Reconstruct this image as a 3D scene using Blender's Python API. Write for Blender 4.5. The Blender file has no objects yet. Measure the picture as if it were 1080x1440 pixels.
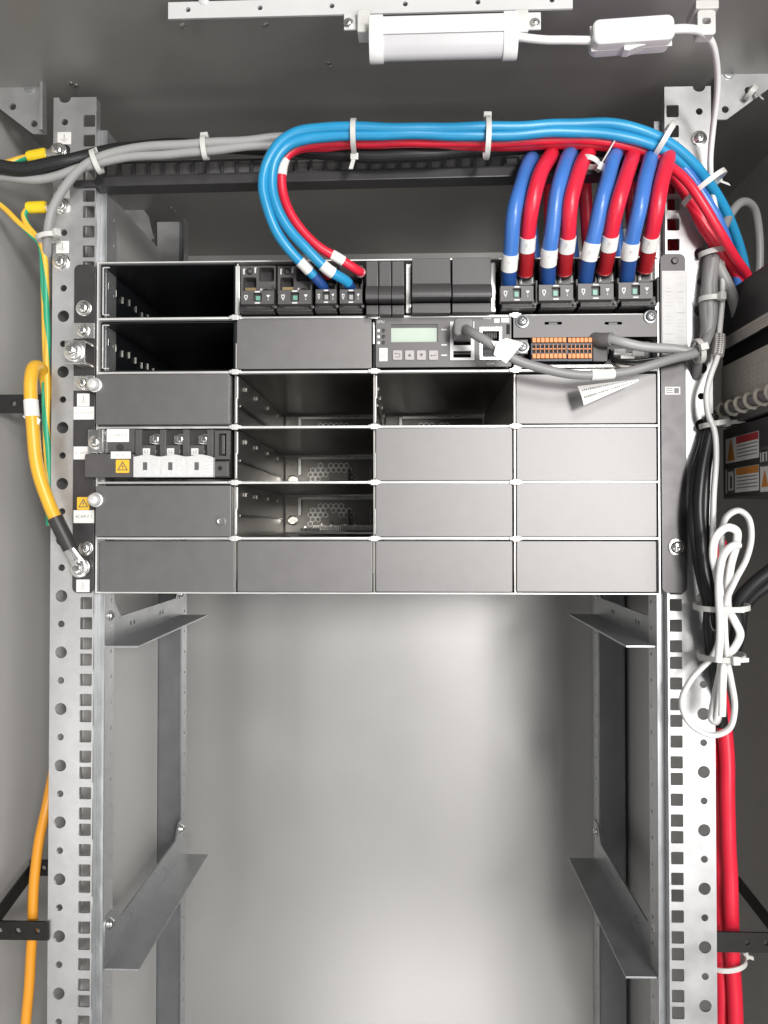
import bpy, bmesh, math, random
from mathutils import Vector, Matrix
random.seed(7)
SC = bpy.context.scene
COL = SC.collection
R = math.radians
MM = 0.001                      # everything below is measured in millimetres

# ------------------------------------------------------------------ camera
CAM_D, YAW, PITCH, FPX = 600.0, 1.8, 0.95, 1080.0
cam_d = bpy.data.cameras.new('camera'); cam = bpy.data.objects.new('camera', cam_d); COL.objects.link(cam)
cam.location = (0, -CAM_D*MM, 0)
cam.rotation_euler = (R(90+PITCH), 0, R(YAW))
cam_d.sensor_fit = 'VERTICAL'; cam_d.sensor_height = 36; cam_d.lens = 27.0
cam_d.clip_start = 0.01; cam_d.clip_end = 50
SC.camera = cam

# ------------------------------------------------------------------ world, room lamps and added lights
wd = bpy.data.worlds.new('World'); SC.world = wd; wd.use_nodes = True
bg = wd.node_tree.nodes['Background']; bg.inputs[0].default_value = (0.95, 0.97, 1.0, 1); bg.inputs[1].default_value = 0.15

def area(name, loc, target, sx, sy, power, color=(1, 1, 1)):
    d = bpy.data.lights.new(name, 'AREA'); d.shape = 'RECTANGLE'; d.size = sx; d.size_y = sy
    d.energy = power; d.color = color
    o = bpy.data.objects.new(name, d); COL.objects.link(o)
    o.location = loc
    o.rotation_euler = (Vector(target)-Vector(loc)).to_track_quat('-Z', 'Y').to_euler()
    return o
area('room_ceiling_lamp', (0.40, -1.60, 0.78), (0, 0.1, -0.1), 0.4, 0.3, 8, (1, 0.98, 0.95))
area('room_lamp_front', (0.53, -1.75, 0.23), (0, 0.2, -0.15), 0.26, 0.26, 21, (1, 0.985, 0.96))
area('room_lamp_right', (0.80, -1.30, -0.20), (0.1, 0.05, -0.1), 0.7, 0.9, 12.5, (1, 0.99, 0.98))
area('added_light_left', (-0.72, -1.30, -0.62), (-0.1, 0.4, -0.3), 0.30, 0.55, 2.2, (1, 0.98, 0.96))  # added light, makes the bright left lobe on the back panel
area('added_floor_bounce', (0.10, -1.25, -1.65), (0, 0.4, -0.45), 0.7, 0.35, 3.2, (1, 0.98, 0.96))  # added light standing in for bounce off the floor
area('added_light_low_right', (0.27, -1.30, -0.66), (0.1, 0.4, -0.3), 0.16, 0.75, 1.3, (1, 0.98, 0.96))  # added light for the right-hand lobe reflected in the back panel

SC.view_settings.view_transform = 'Standard'; SC.view_settings.look = 'None'
SC.view_settings.exposure = 0.08; SC.view_settings.gamma = 1.0; SC.view_settings.use_curve_mapping = False
SC.render.engine = 'CYCLES'

# ------------------------------------------------------------------ measuring helpers (mm)
ROT = Matrix.Rotation(R(YAW), 3, 'Z') @ Matrix.Rotation(R(90+PITCH), 3, 'X')
CO = Vector((0, -CAM_D, 0))
def ray(u, v): return ROT @ Vector(((u-540)/FPX, -(v-720)/FPX, -1))
def W(u, v, Y=0.0):
    d = ray(u, v); t = (Y+CAM_D)/d.y; return CO + d*t
def WX(u, v, X):
    d = ray(u, v); t = X/d.x; return CO + d*t
def RC(u0, v0, u1, v1, Y=0.0):
    um, vm = (u0+u1)/2, (v0+v1)/2
    return (W(u0, vm, Y).x, W(u1, vm, Y).x, W(um, v1, Y).z, W(um, v0, Y).z)   # x0,x1,z0,z1

# ------------------------------------------------------------------ materials
MATS = {}
def mat(name, col, rough=0.5, metal=0.0, spec=0.5, nscale=0, namt=0.0, bump=0.0, bscale=None, rvar=0.0, coat=0.0, stretch=None, trans=0.0, emit=None):
    m = bpy.data.materials.new(name); m.use_nodes = True; MATS[name] = m
    nt = m.node_tree; b = nt.nodes['Principled BSDF']
    b.inputs['Base Color'].default_value = (*col, 1); b.inputs['Roughness'].default_value = rough
    b.inputs['Metallic'].default_value = metal; b.inputs['Specular IOR Level'].default_value = spec
    b.inputs['Coat Weight'].default_value = coat
    if trans: b.inputs['Transmission Weight'].default_value = trans
    if emit: b.inputs['Emission Color'].default_value = (*emit[0], 1); b.inputs['Emission Strength'].default_value = emit[1]
    if nscale:
        tc = nt.nodes.new('ShaderNodeTexCoord'); mp = nt.nodes.new('ShaderNodeMapping')
        nt.links.new(tc.outputs['Object'], mp.inputs[0])
        if stretch: mp.inputs['Scale'].default_value = stretch
        n = nt.nodes.new('ShaderNodeTexNoise'); n.inputs['Scale'].default_value = nscale; n.inputs['Detail'].default_value = 5
        nt.links.new(mp.outputs[0], n.inputs['Vector'])
        if namt:
            r = nt.nodes.new('ShaderNodeValToRGB')
            r.color_ramp.elements[0].position = 0.3; r.color_ramp.elements[1].position = 0.7
            r.color_ramp.elements[0].color = (*[c*(1-namt) for c in col], 1)
            r.color_ramp.elements[1].color = (*[min(1, c*(1+namt)) for c in col], 1)
            nt.links.new(n.outputs['Fac'], r.inputs[0]); nt.links.new(r.outputs[0], b.inputs['Base Color'])
        if rvar:
            mr = nt.nodes.new('ShaderNodeMapRange'); mr.inputs['From Min'].default_value = 0.3; mr.inputs['From Max'].default_value = 0.7
            mr.inputs['To Min'].default_value = rough-rvar; mr.inputs['To Max'].default_value = rough+rvar
            nt.links.new(n.outputs['Fac'], mr.inputs['Value']); nt.links.new(mr.outputs[0], b.inputs['Roughness'])
        if bump:
            n2 = nt.nodes.new('ShaderNodeTexNoise'); n2.inputs['Scale'].default_value = bscale or nscale*3; n2.inputs['Detail'].default_value = 3
            nt.links.new(mp.outputs[0], n2.inputs['Vector'])
            bp = nt.nodes.new('ShaderNodeBump'); bp.inputs['Strength'].default_value = bump; bp.inputs['Distance'].default_value = 0.001
            nt.links.new(n2.outputs['Fac'], bp.inputs['Height']); nt.links.new(bp.outputs[0], b.inputs['Normal'])
    return m
def braid(name, c0, c1, fu, fv, rough, bstr):
    m = mat(name, c0, rough); nt = m.node_tree; b = nt.nodes['Principled BSDF']
    tc = nt.nodes.new('ShaderNodeTexCoord'); mp = nt.nodes.new('ShaderNodeMapping')
    mp.inputs['Rotation'].default_value = (0, 0, R(45)); mp.inputs['Scale'].default_value = (fu, fv, 1)
    nt.links.new(tc.outputs['UV'], mp.inputs[0])
    ck = nt.nodes.new('ShaderNodeTexChecker'); ck.inputs['Scale'].default_value = 1
    ck.inputs['Color1'].default_value = (*c0, 1); ck.inputs['Color2'].default_value = (*c1, 1)
    nt.links.new(mp.outputs[0], ck.inputs[0]); nt.links.new(ck.outputs['Color'], b.inputs['Base Color'])
    bp = nt.nodes.new('ShaderNodeBump'); bp.inputs['Strength'].default_value = bstr; bp.inputs['Distance'].default_value = 0.0006
    nt.links.new(ck.outputs['Fac'], bp.inputs['Height']); nt.links.new(bp.outputs[0], b.inputs['Normal'])
    return m
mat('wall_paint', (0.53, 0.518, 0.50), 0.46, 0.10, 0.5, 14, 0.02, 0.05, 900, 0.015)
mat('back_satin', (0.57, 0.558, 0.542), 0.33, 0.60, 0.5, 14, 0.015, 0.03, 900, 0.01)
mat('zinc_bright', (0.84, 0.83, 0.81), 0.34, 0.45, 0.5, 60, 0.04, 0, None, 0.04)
mat('ceiling_shaded', (0.32, 0.312, 0.297), 0.42, 0.25, 0.5, 14, 0.05, 0.05, 900, 0.05)  # wall paint with the ceiling's shade darkened into the colour
mat('galvanised', (0.55, 0.55, 0.55), 0.40, 0.75, 0.5, 45, 0.07, 0.04, 1200, 0.06)
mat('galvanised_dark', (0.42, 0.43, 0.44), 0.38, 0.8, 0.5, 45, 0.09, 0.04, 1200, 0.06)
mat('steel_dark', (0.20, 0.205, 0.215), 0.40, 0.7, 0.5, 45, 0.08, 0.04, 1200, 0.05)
mat('plated', (0.86, 0.85, 0.82), 0.24, 1.0, 0.5, 60, 0.05, 0, None, 0.06)
mat('bare_steel', (0.62, 0.60, 0.56), 0.30, 1.0, 0.5, 60, 0.10, 0.02, 800, 0.08)
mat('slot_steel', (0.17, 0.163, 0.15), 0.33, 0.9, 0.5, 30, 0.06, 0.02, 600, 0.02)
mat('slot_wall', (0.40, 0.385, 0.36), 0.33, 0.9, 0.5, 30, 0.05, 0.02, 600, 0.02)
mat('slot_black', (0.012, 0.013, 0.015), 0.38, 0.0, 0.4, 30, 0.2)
mat('panel_paint', (0.205, 0.199, 0.198), 0.505, 0.86, 0.5, 90, 0.04, 0.06, 2500, 0.008)
mat('unit_paint', (0.135, 0.13, 0.13), 0.52, 0.7, 0.5, 90, 0.04, 0.06, 2500, 0.008)
mat('ear_paint', (0.085, 0.080, 0.082), 0.42, 0.7, 0.5, 90, 0.08, 0.06, 2500, 0.04)
mat('dark_plastic', (0.032, 0.030, 0.030), 0.45, 0, 0.5, 120, 0.12, 0.03, 2000)
mat('grey_plastic', (0.085, 0.080, 0.080), 0.42, 0, 0.5, 120, 0.08, 0.03, 2000)
mat('breaker_plastic', (0.070, 0.067, 0.068), 0.42, 0, 0.5, 60, 0.12, 0.06, 300, 0.04, 0, (40, 1, 1))
mat('opening_shade', (0.004, 0.004, 0.005), 0.7)  # near-black colour standing in for shade inside openings and gaps
mat('black_strap', (0.012, 0.011, 0.010), 0.5, 0, 0.4, 200, 0.2, 0.05, 2000)
mat('bar_paint', (0.050, 0.048, 0.050), 0.42, 0.1, 0.5, 80, 0.1, 0.05, 2000)
mat('paper', (0.80, 0.79, 0.76), 0.55, 0, 0.4, 150, 0.03)
mat('wrap_plastic', (0.62, 0.58, 0.50), 0.5)
mat('paper_dull', (0.64, 0.635, 0.625), 0.55, 0, 0.4, 150, 0.03)
mat('cream', (0.60, 0.565, 0.50), 0.55, 0, 0.4, 150, 0.05)
mat('ink', (0.10, 0.10, 0.10), 0.6)
mat('ink_soft', (0.36, 0.34, 0.33), 0.6)
mat('ink_faint', (0.58, 0.57, 0.55), 0.6)
mat('bar_back', (0.13, 0.127, 0.125), 0.5, 0, 0.5, 40, 0.1)
mat('white_print', (0.70, 0.70, 0.69), 0.6)
mat('grey_print', (0.22, 0.21, 0.21), 0.6)
mat('white_plastic', (0.68, 0.675, 0.67), 0.35, 0, 0.5, 60, 0.02)
mat('tube_diffuser', (0.52, 0.515, 0.525), 0.28, 0, 0.5, 60, 0.02)
mat('tie_nylon', (0.72, 0.71, 0.68), 0.38, 0, 0.5, 200, 0.04, 0.0, None, 0, 0, None, 0.15)
mat('clear_plastic', (0.93, 0.93, 0.92), 0.25, 0, 0.5, 60, 0.03, 0.8, 260, 0, 0, None, 0.35)
mat('cable_sky', (0.022, 0.28, 0.53), 0.32, 0, 0.5, 25, 0.08, 0.05, 200)
mat('cable_blue', (0.055, 0.18, 0.54), 0.30, 0, 0.5, 25, 0.08, 0.05, 200)
mat('cable_red', (0.74, 0.021, 0.050), 0.34, 0, 0.5, 25, 0.08, 0.05, 200)
mat('sleeve_blue', (0.015, 0.065, 0.24), 0.42, 0, 0.5, 25, 0.08, 0.1, 200)
mat('sleeve_red', (0.36, 0.012, 0.018), 0.42, 0, 0.5, 25, 0.08, 0.1, 200)
mat('cable_grey', (0.33, 0.33, 0.325), 0.42, 0, 0.5, 25, 0.06, 0.05, 200)
mat('cable_grey_dark', (0.17, 0.165, 0.165), 0.45, 0, 0.5, 25, 0.08, 0.05, 200)
mat('cable_usb', (0.25, 0.245, 0.245), 0.45, 0, 0.5, 25, 0.06, 0.05, 200)
mat('cable_white', (0.74, 0.73, 0.72), 0.36, 0, 0.5, 25, 0.03, 0.05, 200)
mat('cable_black', (0.012, 0.012, 0.013), 0.38, 0, 0.5, 25, 0.2, 0.08, 200)
mat('cable_yellow', (0.78, 0.43, 0.035), 0.36, 0, 0.5, 25, 0.06, 0.05, 200)
mat('cable_orange', (0.72, 0.30, 0.022), 0.38, 0, 0.5, 25, 0.06, 0.05, 200)
mat('lug_yellow', (0.85, 0.60, 0.02), 0.35, 0, 0.5, 25, 0.05)
mat('lcd_glass', (0.52, 0.60, 0.52), 0.22, 0, 0.5, 60, 0.03)
mat('key_rubber', (0.46, 0.43, 0.43), 0.5, 0, 0.4, 60, 0.03)
mat('connector_orange', (0.72, 0.24, 0.05), 0.42, 0, 0.5, 200, 0.15)
mat('connector_navy', (0.012, 0.016, 0.035), 0.4)
mat('indicator_green', (0.16, 0.36, 0.29), 0.35)
mat('indicator_grey', (0.38, 0.39, 0.38), 0.35)
mat('brass', (0.75, 0.55, 0.30), 0.3, 1.0)
mat('sticker_yellow', (0.80, 0.48, 0.035), 0.5)
mat('sticker_red', (0.42, 0.035, 0.04), 0.5)
mat('sticker_orange', (0.62, 0.23, 0.03), 0.5)
braid('braid_black', (0.006, 0.006, 0.007), (0.020, 0.020, 0.021), 1500, 26, 0.45, 0.5)
braid('braid_metal', (0.16, 0.15, 0.14), (0.62, 0.60, 0.57), 900, 12, 0.4, 1.0)
for nm in ('galvanised', 'galvanised_dark'):
    nt = MATS[nm].node_tree; b = nt.nodes['Principled BSDF']; old = b.inputs['Base Color'].links[0].from_socket
    tc = nt.nodes.new('ShaderNodeTexCoord'); vo = nt.nodes.new('ShaderNodeTexVoronoi'); vo.inputs['Scale'].default_value = 170
    nt.links.new(tc.outputs['Object'], vo.inputs['Vector'])
    mr = nt.nodes.new('ShaderNodeMapRange'); mr.inputs['To Min'].default_value = 0.95; mr.inputs['To Max'].default_value = 1.03
    nt.links.new(vo.outputs['Color'], mr.inputs['Value'])
    mu_ = nt.nodes.new('ShaderNodeMix'); mu_.data_type = 'RGBA'; mu_.blend_type = 'MULTIPLY'; mu_.inputs[0].default_value = 1.0
    nt.links.new(old, mu_.inputs[6]); nt.links.new(mr.outputs[0], mu_.inputs[7]); nt.links.new(mu_.outputs[2], b.inputs['Base Color'])
# yellow/green earth wire: stripe along the length, from the tube's UV
m = mat('earth_wire', (0.7, 0.5, 0.05), 0.38); nt = m.node_tree
uvn = nt.nodes.new('ShaderNodeTexCoord'); sp = nt.nodes.new('ShaderNodeSeparateXYZ'); gt = nt.nodes.new('ShaderNodeMath'); gt.operation = 'GREATER_THAN'
ad = nt.nodes.new('ShaderNodeMath'); ad.operation = 'MULTIPLY_ADD'; ad.inputs[1].default_value = 9.0
fr = nt.nodes.new('ShaderNodeMath'); fr.operation = 'FRACT'; gt.inputs[1].default_value = 0.52
mx = nt.nodes.new('ShaderNodeMix'); mx.data_type = 'RGBA'; mx.inputs[6].default_value = (0.80, 0.48, 0.05, 1); mx.inputs[7].default_value = (0.03, 0.36, 0.19, 1)
nt.links.new(uvn.outputs['UV'], sp.inputs[0]); nt.links.new(sp.outputs[0], ad.inputs[0]); nt.links.new(sp.outputs[1], ad.inputs[2])
nt.links.new(ad.outputs[0], fr.inputs[0]); nt.links.new(fr.outputs[0], gt.inputs[0])
nt.links.new(gt.outputs[0], mx.inputs[0]); nt.links.new(mx.outputs[2], nt.nodes['Principled BSDF'].inputs['Base Color'])

# ------------------------------------------------------------------ mesh helpers
def root_off(p):
    v = Vector((0, 0, 0))
    while p is not None: v += p.location; p = p.parent
    return v
class MB:
    def __init__(s): s.bm = bmesh.new(); s.uv = None
    def box(s, x0, x1, y0, y1, z0, z1):
        vs = [s.bm.verts.new((x, y, z)) for x in (x0, x1) for y in (y0, y1) for z in (z0, z1)]
        for f in ((0, 1, 3, 2), (4, 6, 7, 5), (0, 4, 5, 1), (2, 3, 7, 6), (0, 2, 6, 4), (1, 5, 7, 3)):
            s.bm.faces.new([vs[i] for i in f])
        return s
    def rbox(s, c, h, ang=0, axis='Y'):
        """box of half sizes h at c turned about an axis"""
        n = len(s.bm.verts); s.bm.verts.ensure_lookup_table()
        before = set(s.bm.verts)
        s.box(-h[0], h[0], -h[1], h[1], -h[2], h[2])
        M = Matrix.Translation(Vector(c)) @ Matrix.Rotation(ang, 4, axis)
        for v in s.bm.verts:
            if v not in before: v.co = M @ v.co
        return s
    def frame_box(s, c, ax, ay, az, h):
        vs = [s.bm.verts.new(Vector(c)+Vector(ax)*i*h[0]+Vector(ay)*j*h[1]+Vector(az)*k*h[2]) for i in (-1, 1) for j in (-1, 1) for k in (-1, 1)]
        for f in ((0, 1, 3, 2), (4, 6, 7, 5), (0, 4, 5, 1), (2, 3, 7, 6), (0, 2, 6, 4), (1, 5, 7, 3)):
            s.bm.faces.new([vs[i] for i in f])
        return s
    def tube(s, pts, r, seg=12, ry=None, cap=True):
        pts = [Vector(p) for p in pts]; n = len(pts)
        if s.uv is None: s.uv = s.bm.loops.layers.uv.new('UVMap')
        T = [(pts[min(i+1, n-1)]-pts[max(i-1, 0)]).normalized() for i in range(n)]
        up = Vector((0, -1, 0)) if abs(T[0].y) < 0.8 else Vector((0, 0, 1))
        N = (up - T[0]*up.dot(T[0])).normalized()
        rings = []; L = 0; Ls = []
        for i in range(n):
            if i:
                L += (pts[i]-pts[i-1]).length
                N = (N - T[i]*N.dot(T[i])).normalized()
            B = T[i].cross(N); Ls.append(L)
            rr = r[i] if isinstance(r, (list, tuple)) else r
            rings.append([s.bm.verts.new(pts[i]+N*(rr if ry is None else ry)*math.cos(a)+B*rr*math.sin(a)) for a in [2*math.pi*k/seg for k in range(seg)]])
        for i in range(n-1):
            for k in range(seg):
                f = s.bm.faces.new((rings[i][k], rings[i+1][k], rings[i+1][(k+1) % seg], rings[i][(k+1) % seg]))
                for l, (a, b) in zip(f.loops, ((i, k), (i+1, k), (i+1, k+1), (i, k+1))): l[s.uv].uv = (Ls[a]*MM, b/seg)
        if cap:
            s.bm.faces.new(rings[0][:]); s.bm.faces.new(list(reversed(rings[-1])))
        return s
    def cyl(s, p0, p1, r, seg=20, r1=None): return s.tube([p0, p1], [r, r if r1 is None else r1], seg)
    def lathe(s, c, prof, seg=24, axis=(0, -1, 0)):
        """prof: (radius, distance along axis) pairs from base to tip"""
        ax = Vector(axis).normalized(); u = Vector((0, 0, 1)) if abs(ax.z) < 0.9 else Vector((1, 0, 0)); v = ax.cross(u)
        rings = []
        for r, d in prof:
            rings.append([s.bm.verts.new(Vector(c)+ax*d+(u*math.cos(a)+v*math.sin(a))*max(r, 1e-3)) for a in [2*math.pi*k/seg for k in range(seg)]])
        for i in range(len(rings)-1):
            for k in range(seg): s.bm.faces.new((rings[i][k], rings[i][(k+1) % seg], rings[i+1][(k+1) % seg], rings[i+1][k]))
        s.bm.faces.new(list(reversed(rings[0]))); s.bm.faces.new(rings[-1])
        return s
    def prism(s, poly, y0, y1):
        a = [s.bm.verts.new((x, y0, z)) for x, z in poly]; b = [s.bm.verts.new((x, y1, z)) for x, z in poly]; n = len(poly)
        s.bm.faces.new(a); s.bm.faces.new(list(reversed(b)))
        for i in range(n): s.bm.faces.new((a[i], b[i], b[(i+1) % n], a[(i+1) % n]))
        return s
    def prismx(s, poly, x0, x1):
        a = [s.bm.verts.new((x0, y, z)) for y, z in poly]; b = [s.bm.verts.new((x1, y, z)) for y, z in poly]; n = len(poly)
        s.bm.faces.new(a); s.bm.faces.new(list(reversed(b)))
        for i in range(n): s.bm.faces.new((a[i], b[i], b[(i+1) % n], a[(i+1) % n]))
        return s
    def mesh(s, me, M):
        before = set(s.bm.verts); s.bm.from_mesh(me)
        for v in s.bm.verts:
            if v not in before: v.co = M @ v.co
        return s
    def build(s, name, m, parent=None, bevel=0.0, seg=2, ang=None, smooth=True):
        bm = s.bm
        if ang is None: ang = 14 if bevel else 35          # keep the big flat faces of bevelled parts flat
        bmesh.ops.recalc_face_normals(bm, faces=bm.faces[:])
        if bevel:
            es = [e for e in bm.edges if len(e.link_faces) == 2 and e.calc_face_angle(0) > R(40)]
            bmesh.ops.bevel(bm, geom=es, offset=bevel, segments=seg, affect='EDGES', profile=0.6, clamp_overlap=True)
        off = root_off(parent)/MM
        me = bpy.data.meshes.new(name)
        for v in bm.verts: v.co = (v.co-off)*MM
        if smooth:
            for f in bm.faces: f.smooth = True
        bm.to_mesh(me); bm.free()
        if smooth: me.set_sharp_from_angle(angle=R(ang))
        me.materials.append(MATS[m])
        o = bpy.data.objects.new(name, me); COL.objects.link(o); o.parent = parent
        return o
def tag(o, label, cat, group=None, kind=None):
    if label: o['label'] = label
    if cat: o['category'] = cat
    if group: o['group'] = group
    if kind: o['kind'] = kind
    return o
def thing(name, label, cat, loc=(0, 0, 0), group=None):
    o = bpy.data.objects.new(name, None); COL.objects.link(o); o.location = Vector(loc)*MM; o.empty_display_size = 0.01
    return tag(o, label, cat, group)
def struct(o): o['kind'] = 'structure'; return o
def copy_tree(o, parent=None):
    c = o.copy(); COL.objects.link(c); c.parent = parent
    for ch in list(o.children): copy_tree(ch, c)
    return c
XZ = Matrix(((1, 0, 0, 0), (0, 0, -1, 0), (0, 1, 0, 0), (0, 0, 0, 1)))      # curve x,y,thickness -> X,Z,-Y
YZ = Matrix(((0, 0, 1, 0), (1, 0, 0, 0), (0, 1, 0, 0), (0, 0, 0, 1)))       # curve x,y,thickness -> Y,Z,X
def curve_mesh(cu):
    o = bpy.data.objects.new('tmp', cu); COL.objects.link(o)
    dg = bpy.context.evaluated_depsgraph_get(); dg.update()
    me = bpy.data.meshes.new_from_object(o.evaluated_get(dg))
    bpy.data.objects.remove(o); bpy.data.curves.remove(cu)
    return me
def plate(outline, holes, thick):
    cu = bpy.data.curves.new('tmp', 'CURVE'); cu.dimensions = '2D'; cu.fill_mode = 'BOTH'; cu.extrude = thick/2
    for poly in [outline]+holes:
        sp = cu.splines.new('POLY'); sp.points.add(len(poly)-1); sp.use_cyclic_u = True
        for p, (x, y) in zip(sp.points, poly): p.co = (x, y, 0, 1)
    return curve_mesh(cu)
def rect(x0, x1, z0, z1): return [(x0, z0), (x1, z0), (x1, z1), (x0, z1)]
def rrect(x0, x1, z0, z1, r, n=3):
    out = []
    for cx, cz, a0 in ((x1-r, z0+r, -90), (x1-r, z1-r, 0), (x0+r, z1-r, 90), (x0+r, z0+r, 180)):
        for k in range(n+1):
            a = R(a0+90*k/n); out.append((cx+r*math.cos(a), cz+r*math.sin(a)))
    return out
def circ(x, z, r, n=16): return [(x+r*math.cos(2*math.pi*k/n), z+r*math.sin(2*math.pi*k/n)) for k in range(n)]
TXT = {}
def text(s, size, c, m, parent, name='lettering', face='-Y', ang=0, w=None):
    if s not in TXT:
        cu = bpy.data.curves.new('tmp', 'FONT'); cu.body = s; cu.align_x = 'CENTER'; cu.align_y = 'CENTER'; cu.size = 1; cu.resolution_u = 2; cu.extrude = 0.004
        TXT[s] = curve_mesh(cu)
    me = TXT[s]; b = MB()
    sx = size
    if w:
        xs = [v.co.x for v in me.vertices]; sx = w/(max(xs)-min(xs))
    base = XZ if face == '-Y' else Matrix(((0, 0, -1, 0), (-1, 0, 0, 0), (0, 1, 0, 0), (0, 0, 0, 1)))
    b.mesh(me, Matrix.Translation(Vector(c)) @ base @ Matrix.Rotation(ang, 4, 'Z') @ Matrix.Diagonal((sx, size, 2, 1)))
    return b.build(name, m, parent, smooth=False)
def spline(pts, n=8):
    """Catmull-Rom through the points (centripetal enough for even spacing)"""
    P = [Vector(p) for p in pts]
    P = [P[0]*2-P[1]]+P+[P[-1]*2-P[-2]]
    out = []
    for i in range(1, len(P)-2):
        p0, p1, p2, p3 = P[i-1:i+3]
        t0 = 0; t1 = t0+max((p1-p0).length, 1e-3)**0.5; t2 = t1+max((p2-p1).length, 1e-3)**0.5; t3 = t2+max((p3-p2).length, 1e-3)**0.5
        for k in range(n):
            t = t1+(t2-t1)*k/n
            A1 = p0*((t1-t)/(t1-t0))+p1*((t-t0)/(t1-t0)); A2 = p1*((t2-t)/(t2-t1))+p2*((t-t1)/(t2-t1)); A3 = p2*((t3-t)/(t3-t2))+p3*((t-t2)/(t3-t2))
            B1 = A1*((t2-t)/(t2-t0))+A2*((t-t0)/(t2-t0)); B2 = A2*((t3-t)/(t3-t1))+A3*((t-t1)/(t3-t1))
            out.append(B1*((t2-t)/(t2-t1))+B2*((t-t1)/(t2-t1)))
    out.append(P[-2]); return out
def px(pts): return [W(*p) for p in pts]
def sub(path, t0, t1):
    L = [0]
    for a, b in zip(path, path[1:]): L.append(L[-1]+(b-a).length)
    def at(s):
        for i in range(len(L)-1):
            if L[i+1] >= s:
                f = (s-L[i])/max(L[i+1]-L[i], 1e-6); return path[i].lerp(path[i+1], f)
        return path[-1]
    a, b = t0*L[-1], t1*L[-1]
    return [at(a+(b-a)*k/8) for k in range(9)]
def near_t(path, u, v):
    """fraction of the path nearest the photo point"""
    L = [0]
    for a, b in zip(path, path[1:]): L.append(L[-1]+(b-a).length)
    best = min(range(len(path)), key=lambda i: (path[i]-W(u, v, path[i].y)).length)
    return L[best]/L[-1], L[-1]
def cable(name, label, pts, r, m, cat='cable', group=None, marks=(), seg=14, sleeves=(), n=8, ry=None):
    path = spline(px(pts), n)
    ph = [random.uniform(0, 6.28) for _ in range(6)]; acc = 0.0; prev = path[0]; out_ = []
    for q in path:
        acc += (q-prev).length; prev = q
        out_.append(q+Vector([0.35*math.sin(acc/17+ph[k])+0.22*math.sin(acc/7.3+ph[k+3]) for k in range(3)]))
    path = out_
    if not marks and not sleeves:
        o = MB().tube(path, r, seg, ry).build(name, m, None, ang=60); return tag(o, label, cat, group), path
    t = thing(name, label, cat, path[0], group)
    MB().tube(path, r, seg, ry).build('jacket', m, t, ang=60)
    for (u, v, ln) in marks:
        f, L = near_t(path, u, v); h = ln/2/L
        p = sub(path, max(0, f-h), min(1, f+h))
        MB().tube(p, r*1.07+0.15, seg).build('marker_sleeve', 'paper', t, ang=60)
    for (t0, t1, mm, rr) in sleeves:
        MB().tube(sub(path, t0, t1), rr, seg).build('end_sleeve', mm, t, ang=60)
    return t, path
def screw(parent, c, r, m='plated', axis=(0, -1, 0), washer=True, name='screw', cross=True):
    c = Vector(c); b = MB()
    if washer: b.lathe(c, [(r*1.35, 0), (r*1.35, 0.8), (r*1.25, 1.0), (r*0.6, 1.0)], 28, axis); k = 0.9
    else: k = 0
    b.lathe(c, [(r, k), (r, k+r*0.25), (r*0.93, k+r*0.45), (r*0.72, k+r*0.62), (r*0.4, k+r*0.70), (0.01, k+r*0.72)], 28, axis)
    o = b.build(name, m, parent, ang=50)
    if cross:
        ax = Vector(axis); u = Vector((0, 0, 1)) if abs(ax.z) < .9 else Vector((1, 0, 0)); v = ax.cross(u)
        a = random.uniform(0, 1.5); u2 = u*math.cos(a)+v*math.sin(a); v2 = ax.cross(u2)
        cc = c+ax*(k+r*0.69); b = MB()
        b.frame_box(cc, u2, v2, ax, (r*0.5, r*0.11, 0.12+r*0.03)); b.frame_box(cc, u2, v2, ax, (r*0.11, r*0.5, 0.11+r*0.03))
        b.build('cross_shade', 'ink', o, smooth=False)  # raised dark cross, painted in for the shade of the recess
    return o
def hexbolt(parent, c, r, name='hex_bolt', m='plated'):
    c = Vector(c); b = MB()
    b.lathe(c, [(r*1.5, 0), (r*1.5, 1.2), (r*1.35, 1.5)], 28); b.lathe(c, [(r*1.15, 1.5), (r*1.2, 2.4), (r*1.05, 3.0)], 28)
    o = b.build(name, m, parent, ang=40)
    b = MB(); b.lathe(c, [(r, 2.9), (r, 5.6), (r*0.86, 6.2), (r*0.01, 6.25)], 6); b.build('nut', m, o, bevel=0.25)
    b = MB(); b.lathe(c, [(r*0.5, 5.0), (r*0.5, 9.6), (r*0.4, 10.2), (0.01, 10.25)], 20); b.build('stud', m, o, ang=40)
    return o
def ground_symbol(parent, u0, v0, u1, v1, Y, m='ink_soft'):
    x0, x1, z0, z1 = RC(u0, v0, u1, v1, Y); cx = (x0+x1)/2; w = x1-x0; h = z1-z0
    o = MB().box(x0, x1, Y-0.25, Y, z0, z1).build('ground_label', 'paper', parent)
    b = MB(); y0, y1 = Y-0.33, Y-0.2; zc = z0+h*0.42; t = 0.35
    b.box(cx-t, cx+t, y0, y1, zc, z1-h*0.15)
    for k, ww in enumerate((0.30, 0.19, 0.09)): b.box(cx-w*ww, cx+w*ww, y0-0.02, y1, zc-k*h*0.11-t*0.8, zc-k*h*0.11+t*0.2)
    b.build('earth_symbol', m, o, smooth=False); return o
def label_plate(parent, u0, v0, u1, v1, Y, s=None, size=3, m='paper', tm='ink_soft', name='text_label', w=None):
    x0, x1, z0, z1 = RC(u0, v0, u1, v1, Y)
    o = MB().box(x0, x1, Y-0.25, Y, z0, z1).build(name, m, parent)
    if s: text(s, size, ((x0+x1)/2, Y-0.27, (z0+z1)/2), tm, o, w=w)
    return o
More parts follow.
